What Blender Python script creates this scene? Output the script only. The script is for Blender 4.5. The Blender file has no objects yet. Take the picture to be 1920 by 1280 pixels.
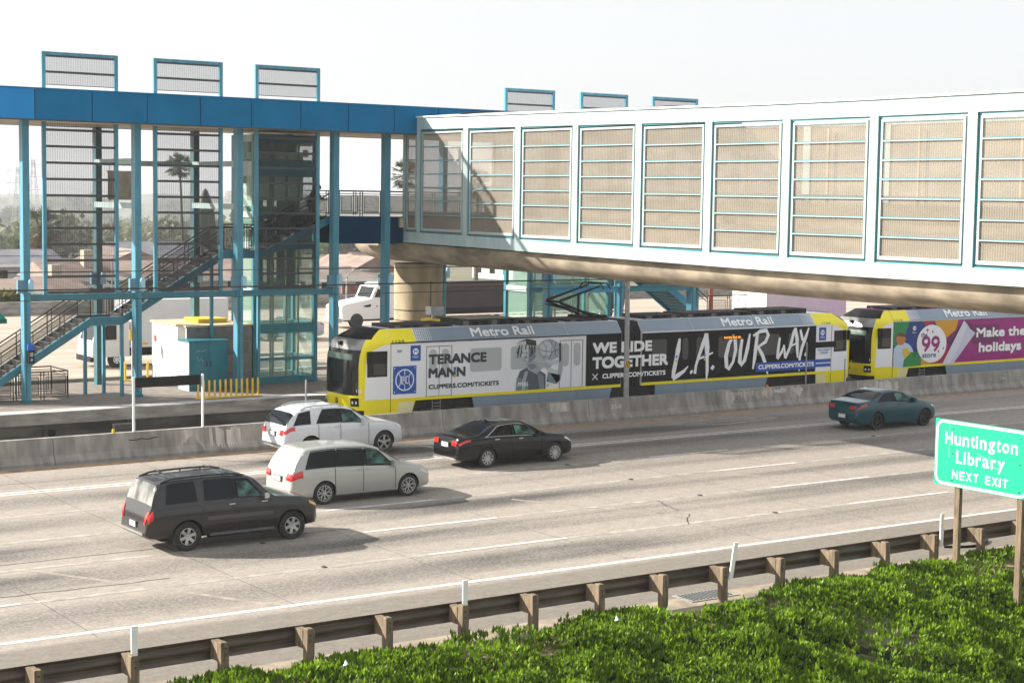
import bpy, bmesh, math, random
import numpy as np
from math import sin, cos, radians, pi, sqrt
from mathutils import Matrix, Vector
random.seed(7)
rng = np.random.default_rng(11)
sc = bpy.context.scene
COL = sc.collection

# ------------------------------------------------------------------ camera
YAW, PIT, ROLL, CH = 0.6072, 0.08449, -0.014453, 8.85
f = Vector((sin(YAW)*cos(PIT), cos(YAW)*cos(PIT), -sin(PIT)))
r = Vector((cos(YAW), -sin(YAW), 0)); u = r.cross(f)
r2 = r*cos(ROLL)-u*sin(ROLL); u2 = u*cos(ROLL)+r*sin(ROLL)
cd = bpy.data.cameras.new('camera'); cam = bpy.data.objects.new('camera', cd); COL.objects.link(cam)
M = Matrix.Identity(4)
for i in range(3):
    M[i][0], M[i][1], M[i][2] = r2[i], u2[i], -f[i]
M[2][3] = CH
cam.matrix_world = M
cd.sensor_width = 36; cd.lens = 36*3170.9/1920; cd.clip_end = 8000; cd.clip_start = 0.3
sc.camera = cam

# ------------------------------------------------------------------ sun and sky
SX, SY = 1.35, -1.25            # shadow offset per metre of height
az = math.atan2(SX, SY); el = math.atan2(1, sqrt(SX*SX+SY*SY))
sd = Vector((-SX, -SY, 1)).normalized()
sl = bpy.data.lights.new('sun', 'SUN'); sl.energy = 4.5; sl.angle = radians(0.6); sl.color = (1, .94, .84)
so = bpy.data.objects.new('sun', sl); COL.objects.link(so)
so.rotation_euler = sd.to_track_quat('Z', 'Y').to_euler(); so.location = (0, 0, 60)
w = bpy.data.worlds.new('World'); sc.world = w; w.use_nodes = True
nt = w.node_tree; bg = nt.nodes['Background']
sky = nt.nodes.new('ShaderNodeTexSky'); sky.sky_type = 'NISHITA'; sky.sun_disc = False
sky.sun_elevation = el; sky.sun_rotation = math.atan2(sd.x, sd.y)
sky.air_density = 1.2; sky.dust_density = 2.5; sky.ozone_density = 1.0
hs = nt.nodes.new('ShaderNodeHueSaturation'); hs.inputs['Saturation'].default_value = 0.35
nt.links.new(sky.outputs[0], hs.inputs['Color']); mw = nt.nodes.new('ShaderNodeMix'); mw.data_type = 'RGBA'; mw.inputs[0].default_value = .80
mw.inputs[7].default_value = (1.92, 1.97, 2.05, 1)      # thin high overcast evens the sky out to a pale white
nt.links.new(hs.outputs[0], mw.inputs[6]); nt.links.new(mw.outputs[2], bg.inputs[0])
bg.inputs[1].default_value = 0.15
sc.view_settings.view_transform = 'Standard'; sc.view_settings.look = 'None'
sc.view_settings.exposure = 1.45; sc.view_settings.gamma = 1
sc.cycles.max_bounces = 8; sc.cycles.transparent_max_bounces = 24; sc.cycles.volume_bounces = 0

# ------------------------------------------------------------------ materials
MATS = {}
def srgb(c):
    return tuple(((x/255/12.92) if x/255 <= .04045 else ((x/255+.055)/1.055)**2.4) for x in c)
def mat(name, col, rough=.6, metal=0., var=0., scale=3., stretch=(1, 1, 1), col2=None, bump=0., spec=.5, coat=0., detail=6.):
    if name in MATS: return MATS[name]
    m = bpy.data.materials.new(name); m.use_nodes = True; t = m.node_tree; b = t.nodes['Principled BSDF']
    b.inputs['Base Color'].default_value = (*col, 1); b.inputs['Roughness'].default_value = rough
    b.inputs['Metallic'].default_value = metal; b.inputs['Specular IOR Level'].default_value = spec
    if coat: b.inputs['Coat Weight'].default_value = coat; b.inputs['Coat Roughness'].default_value = .04
    if var or col2:
        tc = t.nodes.new('ShaderNodeTexCoord'); mp = t.nodes.new('ShaderNodeMapping'); mp.inputs['Scale'].default_value = stretch
        no = t.nodes.new('ShaderNodeTexNoise'); no.inputs['Scale'].default_value = scale; no.inputs['Detail'].default_value = detail
        cr = t.nodes.new('ShaderNodeValToRGB')
        t.links.new(tc.outputs['Object'], mp.inputs[0]); t.links.new(mp.outputs[0], no.inputs[0]); t.links.new(no.outputs[0], cr.inputs[0])
        c2 = col2 if col2 else tuple(x*(1-var) for x in col)
        c1 = col if col2 else tuple(min(1, x*(1+var*.5)) for x in col)
        cr.color_ramp.elements[0].position = .35; cr.color_ramp.elements[1].position = .65
        cr.color_ramp.elements[0].color = (*c2, 1); cr.color_ramp.elements[1].color = (*c1, 1)
        t.links.new(cr.outputs[0], b.inputs['Base Color'])
        if bump:
            bp = t.nodes.new('ShaderNodeBump'); bp.inputs['Strength'].default_value = bump; bp.inputs['Distance'].default_value = .02
            t.links.new(no.outputs[0], bp.inputs['Height']); t.links.new(bp.outputs[0], b.inputs['Normal'])
    MATS[name] = m; return m

TEAL = mat('teal_paint', (.075, .255, .345), .42, var=.20, scale=3.5, stretch=(2, 2, .25), spec=.3)
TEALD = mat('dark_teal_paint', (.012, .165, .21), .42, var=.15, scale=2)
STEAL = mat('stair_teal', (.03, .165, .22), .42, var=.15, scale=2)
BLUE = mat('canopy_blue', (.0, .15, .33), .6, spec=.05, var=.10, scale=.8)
BLUEL = mat('canopy_blue_sky_sheen', (.0, .24, .60), .5, spec=.25, var=.08, scale=.8)  # lighter blue stands for sky reflection on the canopy's left end
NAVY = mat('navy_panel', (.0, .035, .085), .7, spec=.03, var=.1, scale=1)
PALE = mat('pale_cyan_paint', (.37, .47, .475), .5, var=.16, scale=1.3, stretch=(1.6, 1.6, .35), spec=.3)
SOFF = mat('soffit', (.45, .37, .29), .8, var=.25, scale=1.2)
CONC = mat('concrete_warm', (.35, .29, .215), .9, var=.45, scale=1.1, stretch=(1, .7, 1.6), bump=.5)
CONCG = mat('concrete_grey', (.30, .285, .26), .9, var=.4, scale=2.2, stretch=(.4, 1, 1.5), bump=.4)
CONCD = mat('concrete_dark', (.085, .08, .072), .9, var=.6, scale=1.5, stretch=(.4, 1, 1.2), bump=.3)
PAVE = mat('platform_paving', (.20, .17, .145), .85, var=.25, scale=3)
EDGE = mat('platform_edge', (.5, .5, .5), .8, var=.2, scale=4)
YEL = mat('yellow_paint', (.78, .50, .01), .5, var=.12, scale=4)
RAILM = mat('rail_bronze', (.06, .047, .036), .35, metal=.5, var=.2, scale=5)
DARK = mat('dark_rail', (.035, .04, .045), .5)
BLACK = mat('black_matte', (.010, .010, .011), .6, spec=.2)
GLASSD = mat('dark_glass', (.004, .006, .009), .08, spec=.22)
WHITE = mat('white_paint', (.78, .78, .77), .5, var=.06, scale=3)
STEEL = mat('galvanised_steel', (.38, .39, .40), .4, metal=.5, var=.2, scale=4)
RUST = mat('weathered_rail_steel', (.11, .085, .068), .38, metal=.4, var=.45, scale=3, stretch=(.3, 1, 2.5))
WOOD = mat('weathered_wood', (.17, .125, .08), .9, var=.45, scale=6, stretch=(3, 3, .35), bump=.4)
DIRT = mat('dirt', (.30, .22, .14), 1, var=.4, scale=3, bump=.4)

def perf(name, col, alpha, period, axis, dark=.55, trans=.35):
    m = bpy.data.materials.new(name); m.use_nodes = True; t = m.node_tree; t.nodes.clear(); N = t.nodes.new
    o = N('ShaderNodeOutputMaterial'); tc = N('ShaderNodeTexCoord'); sp = N('ShaderNodeSeparateXYZ')
    t.links.new(tc.outputs['Object'], sp.inputs[0])
    mu = N('ShaderNodeMath'); mu.operation = 'MULTIPLY'; mu.inputs[1].default_value = 2*pi/period
    t.links.new(sp.outputs[axis], mu.inputs[0]); sn = N('ShaderNodeMath'); sn.operation = 'SINE'; t.links.new(mu.outputs[0], sn.inputs[0])
    mr = N('ShaderNodeMapRange'); mr.inputs[1].default_value = -1; mr.inputs[2].default_value = 1; t.links.new(sn.outputs[0], mr.inputs[0])
    no = N('ShaderNodeTexNoise'); no.inputs['Scale'].default_value = 1.3; no.inputs['Detail'].default_value = 5
    mp = N('ShaderNodeMapping'); mp.inputs['Scale'].default_value = (1, .5, 2); t.links.new(tc.outputs['Object'], mp.inputs[0]); t.links.new(mp.outputs[0], no.inputs[0])
    mx = N('ShaderNodeMix'); mx.data_type = 'RGBA'; mx.inputs[6].default_value = (*[c*dark for c in col], 1); mx.inputs[7].default_value = (*col, 1)
    ad = N('ShaderNodeMath'); ad.operation = 'MULTIPLY_ADD'; ad.inputs[1].default_value = .6; ad.use_clamp = True
    t.links.new(mr.outputs[0], ad.inputs[0])
    m2 = N('ShaderNodeMapRange'); m2.inputs[1].default_value = .3; m2.inputs[2].default_value = .7; m2.inputs[3].default_value = -.1; m2.inputs[4].default_value = .5
    t.links.new(no.outputs[0], m2.inputs[0]); t.links.new(m2.outputs[0], ad.inputs[2]); t.links.new(ad.outputs[0], mx.inputs[0])
    df = N('ShaderNodeBsdfDiffuse'); tl = N('ShaderNodeBsdfTranslucent'); ms = N('ShaderNodeMixShader'); ms.inputs[0].default_value = trans
    t.links.new(mx.outputs[2], df.inputs[0]); t.links.new(mx.outputs[2], tl.inputs[0]); t.links.new(df.outputs[0], ms.inputs[1]); t.links.new(tl.outputs[0], ms.inputs[2])
    tr = N('ShaderNodeBsdfTransparent'); m3 = N('ShaderNodeMixShader')
    al = N('ShaderNodeMapRange'); al.inputs[1].default_value = 0; al.inputs[2].default_value = 1; al.inputs[3].default_value = alpha*.82; al.inputs[4].default_value = min(1, alpha*1.18)
    t.links.new(mr.outputs[0], al.inputs[0]); t.links.new(al.outputs[0], m3.inputs[0])
    t.links.new(tr.outputs[0], m3.inputs[1]); t.links.new(ms.outputs[0], m3.inputs[2]); t.links.new(m3.outputs[0], o.inputs[0])
    return m
PERF_B = perf('perforated_screen_tan', (.42, .38, .32), .48, .085, 1, dark=.72, trans=.25)
PERF_F = perf('perforated_screen_far', (.40, .33, .25), .55, .085, 1, dark=.7, trans=.4)
PERF_S = perf('perforated_screen_grey', (.06, .06, .07), .24, .09, 0, trans=.2)
MESHF = perf('railing_mesh', (.05, .045, .04), .42, .04, 0, trans=.1)
MESHY = perf('railing_mesh_cross', (.05, .045, .04), .42, .04, 1, trans=.1)

def glass(name, col, alpha=.45, rough=.05):
    m = bpy.data.materials.new(name); m.use_nodes = True; t = m.node_tree; b = t.nodes['Principled BSDF']
    b.inputs['Base Color'].default_value = (*col, 1); b.inputs['Roughness'].default_value = rough
    b.inputs['Alpha'].default_value = alpha; return m
GL_EL = glass('lift_glass', (.42, .68, .55), .16)

# ------------------------------------------------------------------ mesh helpers
class MB:
    def __init__(s): s.v = []; s.f = []; s.m = []; s.mats = []
    def mi(s, m):
        if m not in s.mats: s.mats.append(m)
        return s.mats.index(m)
    def add(s, vs, fs, m):
        n = len(s.v); s.v += [tuple(p) for p in vs]; k = s.mi(m)
        for q in fs: s.f.append(tuple(n+i for i in q)); s.m.append(k)
        return s
    def box(s, x0, x1, y0, y1, z0, z1, m):
        vs = [(x0, y0, z0), (x1, y0, z0), (x1, y1, z0), (x0, y1, z0), (x0, y0, z1), (x1, y0, z1), (x1, y1, z1), (x0, y1, z1)]
        return s.add(vs, [(0, 3, 2, 1), (4, 5, 6, 7), (0, 1, 5, 4), (1, 2, 6, 5), (2, 3, 7, 6), (3, 0, 4, 7)], m)
    def prism(s, pts, axis, a, b, m):   # pts 2D polygon in the plane normal to axis
        def P(p, c):
            return (c, p[0], p[1]) if axis == 'x' else ((p[0], c, p[1]) if axis == 'y' else (p[0], p[1], c))
        n = len(pts); vs = [P(p, a) for p in pts]+[P(p, b) for p in pts]
        fs = [tuple(range(n)), tuple(range(2*n-1, n-1, -1))]+[(i, (i+1) % n, n+(i+1) % n, n+i) for i in range(n)]
        return s.add(vs, fs, m)
    def quad(s, a, b, c, d, m): return s.add([a, b, c, d], [(0, 1, 2, 3)], m)
    def bar(s, a, b, wd, ht, m, up=(0, 0, 1)):  # box beam from a to b
        a = Vector(a); b = Vector(b); d = (b-a).normalized(); upv = Vector(up)
        if abs(d.dot(upv)) > .98: upv = Vector((1, 0, 0))
        sdv = d.cross(upv).normalized()*wd/2; uu = sdv.cross(d).normalized()*ht/2
        vs = [a-sdv-uu, a+sdv-uu, a+sdv+uu, a-sdv+uu, b-sdv-uu, b+sdv-uu, b+sdv+uu, b-sdv+uu]
        return s.add(vs, [(0, 1, 2, 3), (7, 6, 5, 4), (0, 4, 5, 1), (1, 5, 6, 2), (2, 6, 7, 3), (3, 7, 4, 0)], m)
    def tube(s, pts, rad, m, n=6, caps=True):
        pts = [Vector(p) for p in pts]; rs = rad if isinstance(rad, (list, tuple)) else [rad]*len(pts)
        vs = []; fs = []
        for i, p in enumerate(pts):
            d = (pts[min(i+1, len(pts)-1)]-pts[max(i-1, 0)]).normalized()
            up = Vector((0, 0, 1)) if abs(d.z) < .95 else Vector((1, 0, 0))
            a = d.cross(up).normalized(); b = a.cross(d)
            for k in range(n):
                t = 2*pi*k/n; vs.append(p+a*cos(t)*rs[i]+b*sin(t)*rs[i])
        for i in range(len(pts)-1):
            for k in range(n):
                k2 = (k+1) % n; fs.append((i*n+k, i*n+k2, (i+1)*n+k2, (i+1)*n+k))
        if caps: fs += [tuple(range(n-1, -1, -1)), tuple((len(pts)-1)*n+k for k in range(n))]
        return s.add(vs, fs, m)
    def lathe(s, prof, c, axis, m, n=24):   # prof [(radius, offset along axis)]
        vs = []; fs = []
        for (rr, o) in prof:
            for k in range(n):
                t = 2*pi*k/n; q = (rr*cos(t), rr*sin(t))
                vs.append((c[0]+q[0], c[1]+o, c[2]+q[1]) if axis == 'y' else (c[0]+q[0], c[1]+q[1], c[2]+o) if axis == 'z' else (c[0]+o, c[1]+q[0], c[2]+q[1]))
        for i in range(len(prof)-1):
            for k in range(n):
                k2 = (k+1) % n; fs.append((i*n+k, i*n+k2, (i+1)*n+k2, (i+1)*n+k))
        fs += [tuple(range(n)), tuple((len(prof)-1)*n+k for k in range(n))]
        return s.add(vs, fs, m)
    def grid(s, P, nu, nv, m, flip=False):
        vs = [P(i/nu, j/nv) for i in range(nu+1) for j in range(nv+1)]; fs = []
        for i in range(nu):
            for j in range(nv):
                a = i*(nv+1)+j; q = (a, a+1, a+nv+2, a+nv+1); fs.append(q[::-1] if flip else q)
        return s.add(vs, fs, m)
    def text(s, st, O, U, V, wd, ht, m, bold=.02, shear=0.):
        vs, fs = text_shape(st, 0., shear); O = Vector(O); U = Vector(U); V = Vector(V); Nn = U.cross(V).normalized(); q = bold*ht*.9; wd = wd-2*q; ht = ht-2*q
        for k, (a, b) in enumerate(((0, 0), (1, 1), (1, -1), (-1, 1), (-1, -1))):
            if k and bold < .008: break
            o2 = O+U*(q+a*q)+V*(q+b*q)+Nn*(.0004*k); s.add([o2+U*(p[0]*wd)+V*(p[1]*ht) for p in vs], fs, m)
        return s
    def stroke(s, pts, ws, O, U, V, m):     # ribbon in the plane O,U,V
        O = Vector(O); U = Vector(U); V = Vector(V); n = len(pts); L = []; R_ = []
        for i, p in enumerate(pts):
            a = pts[max(i-1, 0)]; b = pts[min(i+1, n-1)]; dx, dy = b[0]-a[0], b[1]-a[1]; l = math.hypot(dx, dy) or 1
            nx, ny = -dy/l, dx/l; wv = ws[i] if isinstance(ws, list) else ws
            L.append(O+U*(p[0]+nx*wv/2)+V*(p[1]+ny*wv/2)); R_.append(O+U*(p[0]-nx*wv/2)+V*(p[1]-ny*wv/2))
        return s.add(L+R_, [(i, i+1, n+i+1, n+i) for i in range(n-1)], m)
    def build(s, name, parent=None, smooth=None, label=None):
        me = bpy.data.meshes.new(name); v = s.v
        if parent is not None:
            l = parent['_o']; v = [(p[0]-l[0], p[1]-l[1], p[2]-l[2]) for p in s.v]
        me.from_pydata(v, [], s.f); 
        for m in s.mats: me.materials.append(m)
        me.polygons.foreach_set('material_index', s.m)
        if smooth:
            me.polygons.foreach_set('use_smooth', [True]*len(me.polygons)); me.set_sharp_from_angle(angle=radians(smooth))
        me.update()
        o = bpy.data.objects.new(name, me); COL.objects.link(o)
        if parent is not None: o.parent = parent; o['_o'] = tuple(parent['_o'])
        if label: o['label'] = label
        return o
_tx = {}
def text_shape(st, bold, shear):
    k = (st, bold, shear)
    if k in _tx: return _tx[k]
    c = bpy.data.curves.new('t', 'FONT'); c.body = st; c.offset = bold; c.shear = shear; c.resolution_u = 6
    o = bpy.data.objects.new('t', c); COL.objects.link(o)
    dg = bpy.context.evaluated_depsgraph_get(); me = bpy.data.meshes.new_from_object(o.evaluated_get(dg))
    vs = [tuple(v.co)[:2] for v in me.vertices]; fs = [tuple(p.vertices) for p in me.polygons]
    x0 = min(v[0] for v in vs); x1 = max(v[0] for v in vs); y0 = min(v[1] for v in vs); y1 = max(v[1] for v in vs)
    vs = [((v[0]-x0)/(x1-x0), (v[1]-y0)/(y1-y0)) for v in vs]
    bpy.data.objects.remove(o); bpy.data.curves.remove(c); bpy.data.meshes.remove(me)
    _tx[k] = (vs, fs); return _tx[k]
def thing(name, loc, label, cat, group=None):
    o = bpy.data.objects.new(name, None); COL.objects.link(o); o.location = loc; o.empty_display_size = .3
    o['_o'] = tuple(loc); o['label'] = label; o['category'] = cat
    if group: o['group'] = group
    return o
def tag(o, label, cat, group=None):
    o['label'] = label; o['category'] = cat
    if group: o['group'] = group
    return o
def struct(o): o['kind'] = 'structure'; return o
def dup(root, loc, label=None, rot=None):
    def cp(o, par):
        c = o.copy(); COL.objects.link(c)
        if par is not None: c.parent = par
        for ch in kids.get(o.name, []): cp(ch, c)
        return c
    kids = {}
    for o in COL.objects:
        if o.parent: kids.setdefault(o.parent.name, []).append(o)
    c = cp(root, None); c.location = loc
    if rot is not None: c.rotation_euler = (0, 0, rot)
    if label: c['label'] = label
    return c

# ================================================================== ground, roads
def road_mat():
    m = bpy.data.materials.new('worn_freeway_concrete'); m.use_nodes = True; t = m.node_tree; b = t.nodes['Principled BSDF']; N = t.nodes.new; L = t.links.new
    tc = N('ShaderNodeTexCoord'); sp = N('ShaderNodeSeparateXYZ'); L(tc.outputs['Object'], sp.inputs[0])
    def noise(scale, st, det=5, rough=.55):
        mp = N('ShaderNodeMapping'); mp.inputs['Scale'].default_value = st; n = N('ShaderNodeTexNoise')
        n.inputs['Scale'].default_value = scale; n.inputs['Detail'].default_value = det; n.inputs['Roughness'].default_value = rough
        L(tc.outputs['Object'], mp.inputs[0]); L(mp.outputs[0], n.inputs[0]); return n.outputs[0]
    def mth(op, a, b_=None, c=None, clamp=False):
        q = N('ShaderNodeMath'); q.operation = op; q.use_clamp = clamp
        for i, v in enumerate((a, b_, c)):
            if v is None: continue
            if isinstance(v, (int, float)): q.inputs[i].default_value = v
            else: L(v, q.inputs[i])
        return q.outputs[0]
    def ramp(a, lo, hi, l2=0., h2=1.):
        q = N('ShaderNodeMapRange'); q.interpolation_type = 'SMOOTHSTEP'; L(a, q.inputs[0]); q.inputs[1].default_value = lo; q.inputs[2].default_value = hi
        q.inputs[3].default_value = l2; q.inputs[4].default_value = h2; return q.outputs[0]
    # oil and tyre bands along each lane: darkest mid-lane, pale along the lines
    y = mth('ADD', sp.outputs[1], -32.15); ph = mth('MULTIPLY', y, 2*pi/3.3)
    band = ramp(mth('COSINE', ph), .75, -1.)
    wob = ramp(noise(.16, (.28, 1.1, 1), 4), .38, .58)
    wob2 = ramp(noise(.5, (.12, 2.2, 1), 5), .38, .64)
    big = ramp(noise(.055, (.8, 1.3, 1), 3), .40, .56)
    d = mth('MULTIPLY', band, mth('MULTIPLY_ADD', wob, .85, mth('MULTIPLY_ADD', wob2, .4, .12)))
    d = mth('MULTIPLY', d, mth('MULTIPLY_ADD', big, .62, .36))
    sh = ramp(sp.outputs[1], 31.6, 32.0)      # the shoulder is asphalt without tyre bands
    d = mth('MULTIPLY', d, sh, clamp=True)
    gr = ramp(noise(11., (1, 1.3, 1), 3, .7), .36, .66)
    gr2 = ramp(noise(3.2, (.8, 1.6, 1), 5, .7), .3, .7)
    c1 = N('ShaderNodeMix'); c1.data_type = 'RGBA'; c1.inputs[6].default_value = (.275, .242, .208, 1); c1.inputs[7].default_value = (.066, .060, .055, 1); L(d, c1.inputs[0])
    ov = mth('MULTIPLY', ramp(mth('MULTIPLY_ADD', noise(.09, (1, 1, 1), 4), 14., sp.outputs[0]), 33., 40.), ramp(mth('MULTIPLY_ADD', noise(.3, (.4, 1, 1), 4), 3., sp.outputs[1]), 40.2, 42.6))
    c3 = N('ShaderNodeMix'); c3.data_type = 'RGBA'; c3.inputs[7].default_value = (.095, .088, .082, 1); L(mth('MULTIPLY', ov, .06), c3.inputs[0]); L(c1.outputs[2], c3.inputs[6])
    c2 = N('ShaderNodeMix'); c2.data_type = 'RGBA'; c2.inputs[7].default_value = (.165, .145, .12, 1); L(c3.outputs[2], c2.inputs[6]); L(mth('SUBTRACT', 1., sh), c2.inputs[0])
    amp = mth('MULTIPLY_ADD', d, .75, .22)
    g = mth('MULTIPLY_ADD', mth('MULTIPLY', mth('ADD', gr, -.5), amp), 1.2, 1.); g2 = mth('MULTIPLY_ADD', mth('ADD', gr2, -.5), .28, 1.)
    gg = mth('MULTIPLY', g, g2)
    vm = N('ShaderNodeVectorMath'); vm.operation = 'SCALE'; L(c2.outputs[2], vm.inputs[0]); L(gg, vm.inputs[3]); L(vm.outputs[0], b.inputs['Base Color'])
    b.inputs['Roughness'].default_value = .82
    bp = N('ShaderNodeBump'); bp.inputs['Strength'].default_value = .25; bp.inputs['Distance'].default_value = .01; L(gr, bp.inputs['Height']); L(bp.outputs[0], b.inputs['Normal'])
    return m
ROAD = road_mat()
GROUND = mat('earth', (.16, .14, .09), 1, var=.4, scale=.2, col2=(.09, .09, .05))
def zslope(y):
    if y > 190: return -min(30., (y-190)*.030)
    return 0.0 if y > 26.9 else max(-4.6, -.385*(26.9-y))
m = MB(); ys = [-2500, 0, 12, 14.9, 18, 21, 24, 26.9, 70, 190, 1190, 2200, 4500]
xs = [-2500, -200, -40, 0, 40, 80, 200, 900, 4500]
m.grid(lambda a, b: (xs[int(round(a*8))], ys[int(round(b*12))], zslope(ys[int(round(b*12))])-.06), 8, 12, GROUND, True)
struct(m.build('ground'))
m = MB(); m.box(-150, 420, 27.3, 53.3, -.3, 0, ROAD); struct(m.build('freeway_eastbound'))
ROADW = mat('pale_freeway_concrete', (.36, .30, .24), .85, var=.3, scale=.55, stretch=(.06, 1, 1), detail=5)
m = MB(); m.box(-150, 900, 70.4, 119, -.3, 0, ROADW); struct(m.build('freeway_westbound'))
BALL = mat('ballast', (.11, .095, .08), 1, var=.6, scale=9, bump=.6)
m = MB(); m.box(-150, 420, 53.9, 70.0, -.9, -.25, BALL); struct(m.build('trackbed'))
m = MB()
DIRTY = mat('gutter_concrete', (.28, .23, .17), .95, var=.3, scale=2)
m.box(-60, 220, 27.28, 28.35, 0, .012, DIRTY); struct(m.build('gutter'))
m = MB(); m.prism([(27.28, -.3), (27.28, .02), (26.4, -.12), (26.4, -.5)], 'x', -60, 220, DIRT); struct(m.build('dirt_verge'))

# lane markings, thin sheets on the road (one object per line kind)
LINEW = mat('road_line_paint', (.62, .61, .59), .7, var=.25, scale=4)
LINEF = mat('worn_line_paint', (.335, .31, .27), .8, var=.3, scale=2.5)
LINEO = mat('orange_edge_line', (.42, .22, .08), .8, var=.5, scale=2.5)
def yl(y0, x): return y0-.022*(x-13) if y0 < 40 else y0-.013*(x-13)
def strip(mb, y0, x0, x1, wd, z, mt):
    n = max(1, int((x1-x0)/6))
    for i in range(n):
        a = x0+(x1-x0)*i/n; b = x0+(x1-x0)*(i+1)/n
        mb.quad((a, yl(y0, a)-wd/2, z), (b, yl(y0, b)-wd/2, z), (b, yl(y0, b)+wd/2, z), (a, yl(y0, a)+wd/2, z), mt)
m = MB(); strip(m, 32.32, -40, 160, .17, .004, LINEW); struct(m.build('edge_line'))
m = MB(); strip(m, 48.82, -40, 200, .13, .004, LINEW); strip(m, 48.50, -40, 200, .13, .004, LINEW); struct(m.build('carpool_double_line'))
m = MB()
for y0 in (45.15, 41.75, 38.62, 35.36):
    strip(m, y0, -40, 200, .20, .004, LINEF)
struct(m.build('worn_lane_lines'))
m = MB()
for y0 in (45.15, 41.75, 38.62, 35.36):
    for k in range(-3, 10):
        strip(m, y0, 8.2+14.4*k-(.6 if y0 < 40 else 0), 11.8+14.4*k, .13, .008, LINEW)
struct(m.build('lane_dashes'))
m = MB(); m.box(-60, 200, 52.35, 52.62, .0, .004, LINEO); struct(m.build('median_edge_line'))
m = MB()
for x in [-20+4.6*k for k in range(40)]:
    m.stroke([(x, 31.9), (x+.05, 52.2)], .022, (0, 0, .0018), (1, 0, 0), (0, 1, 0), mat('slab_joint', (.10, .085, .07), .9, var=.6, scale=1.5))
struct(m.build('slab_joints'))
# worn diamond symbol and words painted on the carpool lane
m = MB()
for pts in ([(42.6, 51.1), (45.9, 51.45)], [(42.6, 51.1), (45.3, 50.1)], [(45.3, 50.1), (48.8, 50.6)], [(48.8, 50.6), (45.9, 51.45)], [(44, 50.9), (47.4, 50.7)]):
    m.stroke(pts, .18, (0, 0, .004), (1, 0, 0), (0, 1, 0), LINEF)
struct(m.build('carpool_marking'))
TAR = mat('tar_seal', (.02, .018, .016), .6)
m = MB(); rr = random.Random(3)
for (x0, y0, x1, y1) in ((11, 36.2, 15.5, 36.0), (8, 39.4, 22, 39.1), (30.2, 34.9, 31.2, 36.0), (31.3, 36.6, 31.8, 38.2)):
    n = 9; pts = [(x0+(x1-x0)*i/n+rr.uniform(-.06, .06), y0+(y1-y0)*i/n+rr.uniform(-.06, .06)) for i in range(n+1)]
    m.stroke(pts, .03, (0, 0, .006), (1, 0, 0), (0, 1, 0), TAR)
struct(m.build('tar_cracks'))
SPALL = mat('slab_patch', (.285, .25, .21), .9, var=.25, scale=3)
m = MB()
for (x0, y0, x1, y1) in ((12.9, 38.7, 16.4, 32.4), (28.2, 40.5, 31.4, 34.6), (36.2, 41.0, 37.6, 40.0), (31.2, 48.2, 31.9, 44.9)):
    m.stroke([(x0, y0), ((x0+x1)/2+.1, (y0+y1)/2), (x1, y1)], .16, (0, 0, .0025), (1, 0, 0), (0, 1, 0), SPALL)
struct(m.build('slab_joint_patches'))
m = MB()   # raised pavement markers
for y0 in (45.15, 41.75, 38.62, 35.36):
    for k in range(-3, 9):
        x = 19.1+14.4*k; yy = yl(y0, x); m.prism([(x-.07, .004), (x-.03, .03), (x+.03, .03), (x+.07, .004)], 'y', yy-.06, yy+.06, DARK)
o = m.build('pavement_markers'); struct(o)

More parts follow.
